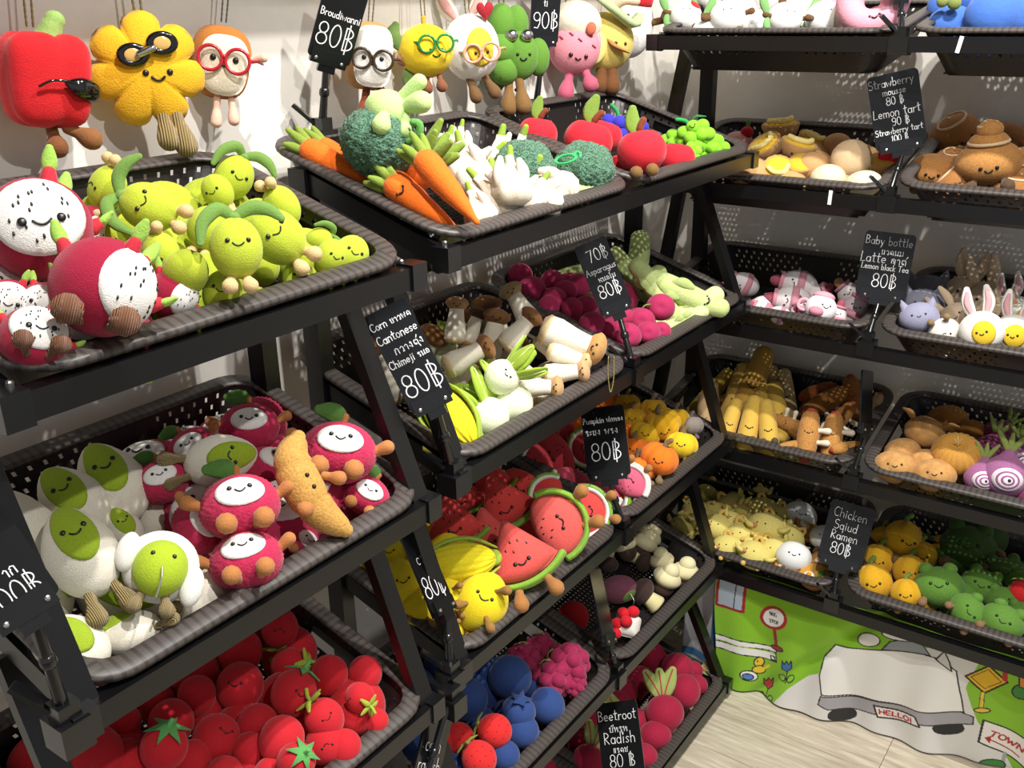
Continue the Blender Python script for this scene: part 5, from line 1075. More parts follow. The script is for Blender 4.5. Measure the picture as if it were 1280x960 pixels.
def toast():
    o = [(.4*math.cos(a)*(1 if math.sin(a) < .1 else 1.08), .5*math.sin(a)) for a in np.linspace(0, 2*math.pi, 36, endpoint=False)]
    o = np.sign(o)*np.abs(np.array(o)/[.45, .5])**.72*[.4, .46]
    g = puff(o, .24); fr = puff(o*[.8, .82]+[.07, -.03], .1, c=(0, -.19, 0)); p = [('crust', g, FUR('b4712c')), ('crumb', fr, P('e8dcc6'))]+face(fr, z=.05, ex=.14, er=.04, mw=.05, mz=-.08, x0=.08)+glasses('b0202e', .15, .17, .04, -.33, 1, .08)
    pk = P('e8bca6')
    p += [limb((.0, -.1, -.44), (.02, -.16, -.76), .045, .075, pk, 'leg'), limb((.18, -.1, -.44), (.24, -.16, -.7), .045, .075, pk, 'leg'), limb((.38, -.1, .08), (.56, -.2, .14), .045, .055, pk, 'arm')]
    return p+twin_chain(.5, 1.3, 0, '7a7268')
def loaf():
    o = np.array([(.33*np.sign(math.cos(a))*abs(math.cos(a))**.6, .48*np.sign(math.sin(a))*abs(math.sin(a))**.6) for a in np.linspace(0, 2*math.pi, 36, endpoint=False)])
    g = puff(o*1.04, .34); fr = puff(o*[.86, .92], .1, c=(.1, -.3, 0)); p = [('crust', g, FUR('b98a50')), ('crumb', fr, FUR('ece8de'))]+face(fr, z=-.02, ex=.13, er=.035, mw=.05, mz=-.08, x0=.1)+glasses('3a2a1c', .14, .16, -.04, -.43, 1, .1)
    return p+[limb((.02, -.1, -.46), (.0, -.2, -.86), .06, .11, P('7a3c20'), 'leg'), limb((.24, -.1, -.46), (.32, -.2, -.84), .06, .11, P('7a3c20'), 'leg')]+twin_chain(.48, 1.2, 0)
def lemon_hang():
    g = blob(.5, .45, .46, fuzz(.02, 4), nu=44, nv=30); p = [('body', g, FUR('e6c81e'))]+face(g, z=.02, ex=.1, er=.0261, mw=.08, mz=-.1, x0=.16)+glasses('1f7a3c', .14, .16, .12, -.47, 1, .16)
    gr = P('5f7a3a'); p += [('leaf', leaf([(-.4, -.1, .05), (-.56, -.12, .28), (-.5, -.1, .46)], .13, .3, up=(0, 1, 0)), gr), ('leaf', leaf([(-.3, -.1, -.25), (-.32, -.14, -.5), (-.2, -.12, -.75)], .13, .3, up=(0, 1, 0)), gr), ('knot', blob(.12, .1, .12, c=(-.42, -.12, -.12)), P('9a6a48'))]
    return p+[limb((-.02, -.1, -.4), (-.02, -.18, -.64), .05, .1, P('7a4a30'), 'leg'), limb((.2, -.1, -.4), (.24, -.18, -.62), .05, .1, P('7a4a30'), 'leg')]+[('stalk', tube([(0, 0, .42), (0, 0, .56)], .045), P('c89a2c'))]+twin_chain(.52, 1.2, 0)
def egg_hang():
    g = blob(.44, .4, .5, fuzz(.02, 4), nu=44, nv=30); c = cap((.44, .4, .5), (.35, -1, .0), .52, .6, 1.03, .08); p = [('body', g, FUR('f0ece2')), ('yolk', c, FUR('e9c83a'))]+face(c, z=-.08, ex=.09, er=.025, mw=.06, mz=-.06, x0=.14)+glasses('d89a80', .13, .14, -.08, -.44, 1, .14)
    for s in (-1, 1): p += [('ear', leaf([(s*.12-.08, .05, .42), (s*.26-.08, .02, .66), (s*.34-.08, 0, .95)], .13, .5, up=(0, 1, 0)), P('efe8da')), ('inner_ear', leaf([(s*.13-.08, -.02, .48), (s*.26-.08, -.05, .66), (s*.33-.08, -.06, .88)], .07, .4, up=(0, 1, 0)), P('dca49c'))]
    p.append(('heart', puff(np.array([(.13*math.sin(t)**3, .01*(13*math.cos(t)-5*math.cos(2*t)-2*math.cos(3*t)-math.cos(4*t))) for t in np.linspace(0, 2*math.pi, 28, endpoint=False)]), .05, c=(.26, -.2, .52)), P('9a1c28')))
    return p+[limb((-.08, -.1, -.45), (.0, -.2, -.74), .06, .1, P('6a4c2c'), 'leg'), limb((.16, -.1, -.44), (.3, -.2, -.7), .06, .1, P('6a4c2c'), 'leg')]+twin_chain(.5, 1.1, 0)
def clover_hang():
    m = FUR('5c8a2e'); p = []
    for c, r in (((-.1, 0, .3), (.2, .18, .27)), ((.1, .06, .3), (.17, .16, .25)), ((-.1, -.14, -.02), (.19, .17, .2)), ((.16, -.06, -.1), (.24, .2, .32)), ((-.06, -.12, -.28), (.2, .18, .2)), ((.4, .06, -.12), (.16, .14, .25)), ((-.2, .12, -.4), (.16, .14, .2))): p.append(('floret', blob(*r, fuzz(.02, 3), nu=26, nv=18, c=c), m))
    p += face(p[3][1], z=-.08, ex=.08, er=.022, mw=.05, mz=-.06, x0=.2); c = mat('chrome', 'c4c4c8', rough=.2, bump=0, sheen=0, var=0, metal=1)
    for s in (-1, 1): p.append(('goggle', blob(.085, .06, .075, c=(.14+s*.1, -.22, .16)), c))
    return p+[limb((.0, -.1, -.4), (-.0, -.18, -.78), .06, .12, P('7a5a30'), 'leg'), limb((.14, -.1, -.4), (.2, -.18, -.76), .06, .12, P('7a5a30'), 'leg')]+twin_chain(.52, 1.1, -.1)
def icecream_hang():
    g = blob(.42, .38, .42, nu=30, nv=20, c=(0, 0, -.1)); p = [('body', g, P('d98a96')), ('cream_top', blob(.4, .36, .34, fuzz(.04, 3), nu=44, nv=30, c=(-.02, .03, .28)), FUR('ddd2bc')), ('drip', torus(.34, .08, 1, n=26, m=8, c=(0, -.02, -.02)), P('e0a0aa'))]+face(g, z=-.2, ex=.12, er=.035, mw=.05, mz=-.05, x0=.08)
    h = surf(g)
    for x, z in ((-.25, .05), (-.1, .12), (.05, .05), (.2, .14), (.28, -.02)): p.append(('sprinkle', tube([h(x, z, .01), h(x+.05, z-.03, .01)], .014, n=6), P('a83a4c')))
    return p+[('strawberry_slice', blob(.08, .05, .1, c=(.22, -.3, .22)), P('c9664c')), limb((-.02, -.1, -.46), (-.04, -.2, -.8), .07, .13, P('b8566e'), 'leg'), limb((.22, -.1, -.42), (.34, -.2, -.62), .07, .13, P('b8566e'), 'leg')]+twin_chain(.5, 1.1, -.2)
def taco_hang():
    g = blob(.42, .34, .44, nu=30, nv=20, c=(-.02, 0, -.1)); p = [('body', g, P('d8c064')), ('lettuce', leaf([(-.3, -.2, .6), (0, -.34, .4), (.34, -.26, .18), (.42, -.14, .3)], .16, .45), P('a9bc8c')), ('wing', blob(.2, .08, .26, c=(-.2, -.32, -.18)), P('e0d07a')), ('bacon', leaf([(.02, -.3, -.06), (.16, -.36, -.16), (.32, -.3, -.22)], .09, .3), P('b07a48')), ('shrimp', tube(curve([(.06, -.36, .42), (.2, -.4, .5), (.36, -.36, .5)], 8), .07), P('d8b89a'))]+face(g, z=-.1, ex=.07, er=.025, mw=.03, mz=-.04, x0=.2)[:2]
    return p+[('yolk', blob(.12, .1, .12, c=(.2, -.2, .62)), P('e8c41c')), limb((-.04, -.1, -.5), (-.04, -.18, -.74), .09, .13, P('6a4220'), 'leg'), limb((.12, -.1, -.5), (.14, -.18, -.74), .09, .13, P('6a4220'), 'leg')]+twin_chain(.6, 1.0, .1)
def snow_hang():
    g = blob(.38, .34, .5, lambda d, V: V*(1+.12*np.clip(-d[:, 2:3], 0, 1)), nu=30, nv=20); p = [('body', g, P('ebe9e4')), ('red_cap', lathe([(.27, .34), (.29, .44), (.27, .62), (.2, .68), (.02, .7)], 22), P('c8202a'))]+face(g, z=.16, ex=.1, er=.024, mw=.06, mz=-.06)
    return p+[('arm', join(tube([(.32, -.1, .1), (.62, -.14, .22)], .06), tube([(.5, -.12, .16), (.52, -.12, .3)], .05)), P('6a4a2c'))]+twin_chain(.68, .9, 0)
def hang(fn, px, py, size, roll, yaw, label, off=.055, name='hanging_plush', pitch=0):
    d = ray(px, py); Pw = CAM+d*((WX+off-CAM[0])/d[0]); s = size*((Pw-CAM)@CF)/F
    return spawn(fn, name, label, 'plush toy', Pw, orient(Pw, roll, yaw, pitch), s, 'plush keychains hung on the white wall')
hang(bell_pepper, 56, 100, 124, -4, 12, 'red furry bell pepper plush wearing black sunglasses on the wall', name='bell_pepper_plush')
hang(star_flower, 183, 88, 142, -8, 4, 'yellow flower shaped plush with goggles and corduroy legs on the wall', name='flower_plush')
hang(toast, 276, 78, 96, 4, -8, 'toast slice plush with red glasses hung on the wall', .04, name='toast_plush')
hang(loaf, 460, 70, 82, 4, -4, 'white bread plush with round dark glasses hung on the wall', name='bread_plush')
hang(lemon_hang, 532, 64, 70, -4, 4, 'yellow lemon plush with green glasses hung on the wall', name='lemon_plush')
hang(egg_hang, 589, 60, 80, -6, 2, 'white egg bunny plush with peach glasses and heart on the wall', name='egg_bunny_plush')
hang(clover_hang, 636, 60, 92, 0, 0, 'green lobed cactus plush with goggles hung on the wall', name='cactus_plush')
hang(icecream_hang, 719, 52, 78, 8, 0, 'pink and cream ice cream plush hung on the wall', name='ice_cream_plush')
hang(taco_hang, 760, 44, 82, 6, 0, 'yellow taco plush with brown legs hung on the wall', name='taco_plush')
hang(snow_hang, 790, 32, 70, 12, 0, 'white snowman plush with red cap and brown arm on the wall', name='snowman_plush')
# ------------------------------------------------------------------ handwriting
def A_(cx, cy, rx, ry, a0, a1, n=12): return [(cx+rx*math.cos(math.radians(a0+(a1-a0)*i/n)), cy+ry*math.sin(math.radians(a0+(a1-a0)*i/n))) for i in range(n+1)]
GL = {
 '8': (.5, [A_(.25, .74, .2, .24, -90, 270), A_(.25, .25, .24, .26, 90, 450)]), '0': (.5, [A_(.25, .5, .23, .5, 90, 450, 18)]), '9': (.5, [A_(.25, .72, .22, .26, 0, 360), [(.47, .72), (.45, .3), (.32, .02), (.1, .05)]]), '1': (.3, [[(.05, .8), (.18, 1), (.15, 0)]]), '7': (.5, [[(.02, .95), (.45, 1), (.18, 0)]]),
 '$': (.55, [[(.08, 1), (.08, 0)], A_(.08, .76, .34, .24, 90, -90), A_(.08, .26, .4, .27, 90, -90), [(.22, 1.14), (.22, -.16)]]),
 'A': (.6, [[(0, 0), (.28, 1), (.55, 0)], [(.1, .4), (.45, .42)]]), 'B': (.52, [[(.06, 0), (.06, 1)], A_(.06, .76, .36, .24, 90, -90), A_(.06, .27, .42, .27, 90, -90)]), 'C': (.55, [A_(.32, .5, .3, .5, 50, 310)]), 'P': (.5, [[(.06, 0), (.06, 1)], A_(.06, .74, .38, .26, 90, -90)]), 'R': (.55, [[(.06, 0), (.06, 1)], A_(.06, .74, .38, .26, 90, -90), [(.1, .48), (.48, 0)]]),
 'S': (.5, [A_(.26, .75, .22, .24, 40, 270)+A_(.24, .25, .24, .26, 90, -140)]), 'L': (.48, [[(.1, 1), (.05, 0), (.45, .05)]]), 'T': (.55, [[(0, .95), (.55, 1)], [(.28, 1), (.24, 0)]]), 'H': (.55, [[(.05, 0), (.05, 1)], [(.5, 0), (.5, 1)], [(.05, .5), (.5, .5)]]), 'E': (.48, [[(.45, 1), (.05, 1), (.05, 0), (.45, 0)], [(.05, .5), (.4, .5)]]), 'O': (.58, [A_(.29, .5, .27, .5, 0, 360, 18)]), 'W': (.75, [[(0, 1), (.18, 0), (.36, .7), (.54, 0), (.72, 1)]]), 'N': (.58, [[(.05, 0), (.05, 1), (.52, 0), (.52, 1)]]), 'U': (.55, [[(.05, 1)]+A_(.27, .25, .22, .25, 180, 360)+[(.49, 1)]]), '!': (.2, [[(.1, 1), (.1, .3)], [(.1, .05), (.1, 0)]]),
 'a': (.46, [A_(.21, .26, .19, .26, 20, 380), [(.42, .52), (.42, 0)]]), 'b': (.44, [[(.04, 1), (.04, 0)], A_(.22, .26, .18, .26, 180, -180)]), 'c': (.4, [A_(.22, .27, .19, .27, 50, 310)]), 'd': (.46, [A_(.21, .26, .19, .26, 0, 360), [(.41, 1), (.41, 0)]]), 'e': (.44, [[(.04, .28), (.4, .3)]+A_(.22, .28, .19, .26, 5, 310)]), 'f': (.34, [[(.32, .95), (.18, .95), (.14, .7), (.12, 0)], [(0, .55), (.28, .55)]]), 'g': (.46, [A_(.21, .28, .19, .25, 20, 380), [(.41, .52), (.4, -.15), (.25, -.3), (.08, -.22)]]), 'h': (.44, [[(.04, 1), (.04, 0)], [(.04, .35)]+A_(.22, .34, .17, .2, 160, 0)+[(.4, 0)]]), 'i': (.2, [[(.1, .52), (.09, 0)], [(.1, .72), (.11, .76)]]), 'j': (.24, [[(.16, .52), (.14, -.15), (.0, -.28)], [(.16, .72), (.17, .76)]]), 'k': (.42, [[(.04, 1), (.04, 0)], [(.36, .55), (.06, .25), (.38, 0)]]), 'l': (.18, [[(.09, 1), (.08, 0)]]), 'm': (.66, [[(.04, .52), (.04, 0)], [(.04, .34)]+A_(.18, .34, .14, .2, 160, 0)+[(.32, 0)], [(.32, .34)]+A_(.47, .34, .14, .2, 160, 0)+[(.6, 0)]]), 'n': (.44, [[(.04, .52), (.04, 0)], [(.04, .34)]+A_(.22, .34, .17, .2, 160, 0)+[(.39, 0)]]), 'o': (.44, [A_(.22, .27, .2, .27, 90, 450)]), 'p': (.44, [[(.04, .52), (.04, -.32)], A_(.22, .27, .18, .25, 180, -180)]), 'q': (.44, [A_(.21, .27, .18, .25, 0, 360), [(.4, .52), (.4, -.32)]]), 'r': (.34, [[(.04, .52), (.04, 0)], [(.04, .3), (.16, .5), (.32, .5)]]), 's': (.36, [[(.32, .46), (.16, .54), (.05, .42), (.18, .28), (.3, .14), (.18, .0), (.02, .06)]]), 't': (.36, [[(.16, .95), (.15, .05), (.3, .03)], [(0, .62), (.34, .66)]]), 'u': (.44, [[(.05, .52)]+A_(.2, .18, .16, .18, 180, 340)+[(.37, .52), (.38, 0)]]), 'w': (.6, [[(0, .52), (.13, 0), (.28, .42), (.43, 0), (.56, .52)]]), 'y': (.42, [[(.02, .52), (.2, .05)], [(.4, .52), (.1, -.32)]]), ' ': (.3, []),
 # Thai letters
 'ก': (.5, [[(.06, 0), (.06, .3), (.14, .38), (.06, .45), (.2, .58), (.4, .5), (.42, 0)]]), 'บ': (.5, [A_(.07, .5, .06, .06, 0, 360, 8), [(.1, .48), (.1, .02), (.42, .02), (.42, .56)]]), 'ท': (.55, [A_(.06, .5, .06, .06, 0, 360, 8), [(.1, .46), (.1, 0), (.34, .52), (.46, .5), (.46, 0)]]), 'ร': (.4, [[(.05, .5), (.2, .58), (.34, .52), (.1, .34), (.3, .26), (.3, .02)], A_(.25, .05, .05, .05, 0, 360, 8)]), 'ว': (.4, [[(.05, .44), (.18, .56), (.34, .44), (.34, .02)], A_(.28, .05, .05, .05, 0, 360, 8)]), 'า': (.34, [[(.04, .44), (.16, .56), (.28, .46), (.28, 0)]]), 'ง': (.42, [A_(.24, .5, .06, .06, 0, 360, 8), [(.3, .48), (.3, 0), (.05, .24)]]), 'ต': (.5, [[(.2, .14), (.1, .1), (.06, .4), (.14, .56), (.24, .46), (.34, .56), (.44, .42), (.44, 0)], A_(.22, .12, .06, .06, 0, 360, 8)]), 'ข': (.46, [A_(.1, .5, .06, .06, 0, 360, 8), [(.16, .46), (.1, .34), (.12, .02), (.38, .02), (.38, .56)]]), 'ด': (.48, [[(.18, .16), (.08, .06), (.06, .36), (.22, .57), (.42, .42), (.42, 0)], A_(.2, .18, .06, .06, 0, 360, 8)]), 'น': (.5, [A_(.07, .5, .06, .06, 0, 360, 8), [(.1, .46), (.1, 0)], [(.1, .1), (.36, .06), (.42, .56)], A_(.42, .08, .06, .06, 0, 360, 8)]), 'ม': (.5, [A_(.07, .5, .06, .06, 0, 360, 8), [(.1, .46), (.1, .1), (.42, .04), (.42, .56)], A_(.08, .06, .06, .06, 0, 360, 8)]), 'ล': (.48, [[(.1, .1), (.06, .3), (.2, .42), (.3, .3), (.3, .1)], [(.06, .44), (.2, .57), (.42, .46), (.42, 0)]]), 'อ': (.44, [[(.08, .3), (.06, .06), (.36, .02), (.38, .4), (.22, .57), (.06, .48)], A_(.12, .3, .06, .06, 0, 360, 8)]), 'เ': (.2, [A_(.13, .06, .06, .06, 0, 360, 8), [(.08, .08), (.08, .56)]]), 'แ': (.36, [[(.08, 0), (.08, .56)], [(.26, 0), (.26, .56)]]), 'ไ': (.3, [[(.14, 0), (.16, .7), (.04, .8), (.2, .92)]]), 'ห': (.5, [A_(.07, .5, .06, .06, 0, 360, 8), [(.1, .46), (.1, 0), (.2, .34), (.4, .24), (.42, 0)], A_(.38, .5, .06, .06, 0, 360, 8)]), 'พ': (.6, [A_(.06, .5, .06, .06, 0, 360, 8), [(.06, .44), (.14, 0), (.28, .4), (.42, 0), (.52, .56)]]), 'ฟ': (.6, [A_(.06, .5, .06, .06, 0, 360, 8), [(.06, .44), (.14, 0), (.28, .4), (.42, 0), (.52, .9)]]), 'ะ': (.26, [A_(.08, .42, .05, .05, 0, 360, 8), [(.12, .4), (.22, .48)], A_(.08, .14, .05, .05, 0, 360, 8), [(.12, .12), (.22, .2)]]), 'ช': (.5, [A_(.1, .5, .06, .06, 0, 360, 8), [(.14, .44), (.1, .02), (.38, .02), (.36, .5), (.46, .62)]]), 'ี': (0, [[(-.36, .68), (-.2, .8), (-.06, .68), (-.06, .86)]]), 'ู': (0, [[(-.2, -.1), (-.2, -.24), (-.06, -.24), (-.06, -.1)]]), 'ิ': (0, [[(-.36, .68), (-.2, .8), (-.06, .68), (-.36, .68)]]), 'ั': (0, [[(-.2, .7), (-.12, .74), (-.02, .86)]]), '้': (0, [[(-.16, .72), (-.1, .78), (-.04, .92)]]), '่': (0, [[(-.08, .7), (-.07, .86)]]), 'ุ': (0, [[(-.12, -.08), (-.08, -.24)]])}
def strokes(text, h):
    x = 0; out = []
    for ch in text:
        w_, ls = GL.get(ch, (.4, []))
        for l in ls: out.append(np.array([((x+a)*h, b*h) for a, b in l]))
        x += w_+(.1 if w_ else 0)
    return out, x*h
def ribbon(lines, wd, dens=1):       # flat chalk strokes in x,z at y=0
    V = []; f = []
    for l in lines:
        if len(l) < 2: continue
        t = np.gradient(l, axis=0); t /= np.linalg.norm(t, axis=1)[:, None]+1e-9; n = np.stack([-t[:, 1], t[:, 0]], 1)*wd/2
        l = l.copy(); l[0] -= t[0]*wd/2; l[-1] += t[-1]*wd/2; k = len(V)
        for a, b in zip(l+n, l-n): V += [(a[0], 0, a[1]), (b[0], 0, b[1])]
        for i in range(len(l)-1): f.append((k+2*i, k+2*i+1, k+2*i+3, k+2*i+2))
    return np.array(V), f
M_board = mat('black_board', '131416', rough=.2, bump=0, sheen=0, var=0, spec=.5)
M_chalk = mat('white_marker', 'e9e9ea', rough=.6, bump=0, sheen=0, var=0)
def sign(label, px, py, wpx, hpx, roll, yaw, pitch, base, lines, dz=0, name='price_sign', pole_top=None):
    base = sm(base); depth = (base-CAM)@CF+dz; d = ray(px, py); Pw = CAM+d*(depth/(d@CF)); s = depth/F
    R = orient(Pw, roll, yaw, pitch); W, H = wpx*s/max(.2, math.cos(math.radians(yaw))), hpx*s/max(.2, math.cos(math.radians(pitch)))
    t = empty(name, Matrix.Translation(base.tolist())); tag(t, label, 'price sign')
    def loc(g): return (g[0]@R.T+Pw-base, g[1])
    obj('board', loc(prism(rrect(W, H, W*.09, 5), -.0016, .0016)), M_board, t)
    for txt, cx, cy, hh in lines:
        st, tw = strokes(txt, hh*W); k = min(1.0, .94*W/max(tw, 1e-6)); x0 = (cx-.5)*W-tw*k/2; z0 = H/2-cy*W-hh*W*.5*k
        st = [l*k+np.array([x0, z0]) for l in st]
        g = ribbon(st, max(.0011, hh*W*.055*k))
        if len(g[0]): obj('lettering', loc((g[0]+np.array([0, -.0022, 0]), g[1])), M_chalk, t)
    obj('holder', loc(join(box(-W*.42, W*.42, -.006, .006, -H/2-.006, -H/2+.014), box(-W*.2, W*.2, -.005, .005, -H/2-.016, -H/2))), M_clip, t)
    for sx in (-1, 1): obj('rivet', loc(blob(.0028, .002, .0028, nu=8, nv=5, c=(sx*W*.3, -.0065, -H/2+.001))), M_bolt, t)
    bot = np.array([0, 0, -H/2-.012])@R.T+Pw-base
    obj('pole', tube([bot, bot*.5, bot*.12, (0, 0, -.002)], [.0042, .0052, .006, .006], n=10, up=(1, 0, 0)), M_clip, t, True)
    obj('pole_collar', tube([bot*.62, bot*.58], .0072, n=10, up=(1, 0, 0)), M_clip, t, True)
    obj('clamp', join(box(-.016, .016, -.014, .014, -.034, -.004), box(-.010, .010, -.010, .010, -.006, .012)), M_clip, t)
    obj('clamp_lever', beam((-.008, -.006, .004), (-.03, -.024, .03), .012, .005), M_clip, t)
    return t
def onL(k, px, py, off=0):           # point on the front rail of tier k of the left racks
    d = ray(px, py); x = LD[k]-.011+off; Q = CAM+d*((x-CAM[0])/d[0]); Q[2] = LZ[k]+.004; return Q
def onR(k, px, py):
    d = ray(px, py); y = -(RE[k]-.011); Q = CAM+d*((y-CAM[1])/d[1]); Q[2] = RZ[k]+.004; return Q
def onW(px, py, x=.10): d = ray(px, py); return CAM+d*((x-CAM[0])/d[0])
PB = '80$'
sign('black price board reading 80 baht above the upside-down broccoli', 424, 24, 54, 104, 14, 12, -8, onW(403, 158), dz=-.06, lines=[('Broudiwanni', .52, .86, .2), (PB, .55, 1.33, .5)])
sign('grey black price board reading 90 baht behind the apple basket', 682, 8, 36, 86, 2, 20, -5, onW(670, 132), dz=-.05, lines=[('Caft', .5, .72, .24), ('ti', .5, 1.02, .2), ('90$', .55, 1.55, .5)])
sign('slanted black price board for corn and Chimeji beside the mushrooms', 511, 445, 58, 136, -27, -5, 0, onL(1, 566, 590), dz=-.07, lines=[('Corn ขาวพด', .5, .3, .24), ('Cantonese', .5, .62, .26), ('กวางตุ้ง', .62, .92, .22), ('Chimeji รนอ', .5, 1.2, .24), (PB, .56, 1.75, .52)])
sign('slanted black price board reading Asparagus in front of the plums', 754, 345, 42, 92, -22, 0, 0, onL(1, 790, 462), [('70$', .6, .42, .36), ('Asparagus', .52, .86, .26), ('หนอไม', .6, 1.14, .2), (PB, .56, 1.52, .4)])
sign('black price board reading Pumpkin between watermelons and pumpkins', 757, 552, 54, 88, -7, -10, 4, onL(2, 778, 658), [('Pumpkin ฟกทอง', .5, .3, .2), ('ระขง พรง', .45, .54, .19), (PB, .52, 1.02, .4)])
sign('oblique glossy price board standing in front of the corn plush', 531, 706, 30, 118, -23, 56, 0, onL(2, 562, 824), [('corn', .5, .9, .3), (PB, .5, 1.6, .6)])
sign('big slanted black price board reading 100 baht at the avocado basket', -6, 708, 90, 140, -31, 0, 0, onL(1, 84, 905, .017), [('าก', .62, .9, .2), ('100$', .52, 1.24, .34)], dz=-.05)
sign('black price board reading Beetroot and Radish among the beetroots', 775, 922, 52, 86, -8, -14, 4, (LD[4]-.011, -.80, LZ[4]+.004), [('Beetroot', .5, .3, .25), ('บีทรูท', .5, .58, .19), ('Radish', .5, .8, .25), ('แรดช', .5, 1.04, .17), ('80 $', .52, 1.3, .28)])
sign('narrow price board seen edge-on under the tomato basket corner', 540, 936, 32, 84, 14, 58, 0, (LD[2]+.004, -1.226, LZ[2]-.02), [('corn', .5, .6, .3), ('radish', .5, 1.0, .3), (PB, .5, 1.7, .6)])
sign('thin black price board seen nearly edge-on at the half-empty basket', 752, 756, 15, 90, -12, 76, 0, onL(3, 770, 838), [])
sign('black price board reading Strawberry mousse and Lemon tart', 1121, 138, 60, 92, -7, 0, 0, onR(1, 1112, 243), [('Strawberry', .46, .17, .17), ('mousse', .5, .36, .14), ('80 $', .5, .55, .16), ('Lemon tart', .5, .78, .18), ('90 $', .56, .98, .16), ('Strawberry tart', .5, 1.16, .16), ('100 $', .5, 1.32, .13)])
sign('black price board reading Baby bottle, Latte and Lemon black Tea', 1107, 331, 60, 80, 10, 0, 0, onR(2, 1084, 430), [('Baby bottle', .5, .18, .22), ('ขวดนม', .6, .38, .16), ('Latte ลาต้', .45, .54, .2), ('Lemon black Tea', .5, .72, .2), (PB, .55, 1.0, .28)])
sign('black price board seen edge-on beside the hot dog plush', 1083, 500, 13, 74, 2, 78, 0, onR(3, 1066, 598), [])
sign('black price board reading Chicken Sqiud Ramen by the yellow peppers', 1058, 668, 54, 78, 14, 0, 0, onR(4, 1042, 750), [('Chicken', .5, .26, .21), ('Sqiud', .46, .54, .21), ('Ramen', .48, .78, .2), (PB, .48, 1.08, .26)])
sign('blank black sign board clamped between the doughnut and blue plush baskets', 1128, -40, 44, 60, 2, 0, 0, onR(0, 1126, 48), [])
# paper price tickets on the rails
M_tick = mat('white_ticket', 'eeeeea', rough=.7, bump=0, sheen=0, var=0)
def ticket(k, px, py, ang, label):
    Q = onR(k, px, py); Q[1] = -RE[k]-.0008; Q[2] = RZ[k]-.012
    g = box(-.0032, .0032, -.0007, .0007, -.013, .013); R = rotm('Y', ang); o = obj('price_ticket', (g[0]@R.T, g[1]), M_tick); o.location = Q.tolist()
    tag(o, label, 'ticket', 'small white tickets on the rails')
ticket(0, 1202, 52, 10, 'white paper ticket on the rail below the blue plush'); ticket(1, 1040, 248, 2, 'white paper ticket on the rail below the tart plush')
# ------------------------------------------------------------------ printed cloth under the back rack
CX0, CX1, CZ1, CY = .395, 1.16, .335, -.248
def slack(x): return .016+.135*(np.clip(x, .5, 1.05)-.5)
def cl(px, py):
    d = ray(px, py)
    CS = .05
    for _ in range(4): t = (CY+CS-CAM[1]-CS*CAM[2]/CZ1)/(d[1]+CS*d[2]/CZ1); Q = CAM+d*t; CS = slack(Q[0])
    return np.array([Q[0], Q[2]])
NU, NV = 600, 240
uu, vv = np.meshgrid(np.linspace(0, 1, NU), np.linspace(0, 1, NV)); X = CX0+(CX1-CX0)*uu
Zb = .006+.0*X; Z = CZ1+(Zb-CZ1)*vv
Yc = CY+slack(X)*vv+.010*np.sin(X*26+1.2*vv)*(.35+.65*vv)+.006*np.sin(X*61+2)*vv+.012*np.exp(-((X-.50-.25*(1-vv))/.02)**2)-.004*vv**6
Xd = X+.006*np.sin(vv*5+X*9)
px_ = X; pz_ = Z
colr = np.empty(X.shape+(3,)); colr[:] = lin('86bf1c')[:3]
def fill(mask, c): colr[mask] = lin(c)[:3]
def poly(pts):
    q = [cl(*a) for a in pts]; ins = np.zeros(X.shape, bool); j = len(q)-1
    for i in range(len(q)):
        (xi, zi), (xj, zj) = q[i], q[j]
        ins ^= ((zi > pz_) != (zj > pz_)) & (px_ < (xj-xi)*(pz_-zi)/(zj-zi+1e-12)+xi); j = i
    return ins
def dist(pts, closed=False):
    q = [cl(*a) for a in pts]; q = q+q[:1] if closed else q; dm = np.full(X.shape, 9.)
    for a, b in zip(q[:-1], q[1:]):
        ab = b-a; t = np.clip(((px_-a[0])*ab[0]+(pz_-a[1])*ab[1])/(ab@ab+1e-12), 0, 1); dm = np.minimum(dm, np.hypot(px_-a[0]-t*ab[0], pz_-a[1]-t*ab[1]))
    return dm
def ell(cx, cy, rx, ry, rot=0, n=26):
    c, s = math.cos(math.radians(rot)), math.sin(math.radians(rot)); return [(cx+rx*math.cos(t)*c-ry*math.sin(t)*s, cy+rx*math.cos(t)*s+ry*math.sin(t)*c) for t in np.linspace(0, 2*math.pi, n, endpoint=False)]
BLK = '1c1a1a'
def shape(pts, c, edge=BLK, wd=.0016):
    fill(poly(pts), c)
    if edge: fill(dist(pts, True) < wd, edge)
fill(poly([(965, 882), (985, 860), (1010, 843), (1040, 835), (1200, 800), (1225, 822), (1210, 860), (1225, 905), (1245, 935), (1290, 1010), (900, 1010)]), 'e0dfdd')      # pale road
shape([(903, 712), (937, 724), (931, 765), (899, 755)], 'b8c8d8', 'a8202a', .0035)                                                                                 # framed window
fill(dist([(926, 722), (920, 760)]) < .0012, BLK)
shape([(893, 790), (967, 812), (963, 823), (892, 800)], 'eeeeea'); shape([(893, 798), (965, 817), (966, 829), (892, 806)], 'eeeeea'); shape([(959, 826), (964, 827), (963, 822), (958, 821)], 'eeeeea')  # bench
fill(dist([(893, 796), (964, 819)]) < .0014, '9ac02a')
fill(dist([(965, 790), (966, 808)]) < .004, '9a2028'); shape(ell(967, 811, 8, 3, 15), '9a2028'); shape(ell(966, 774, 15, 13), 'f0eeea', 'a8202a', .0038)                 # round stop sign
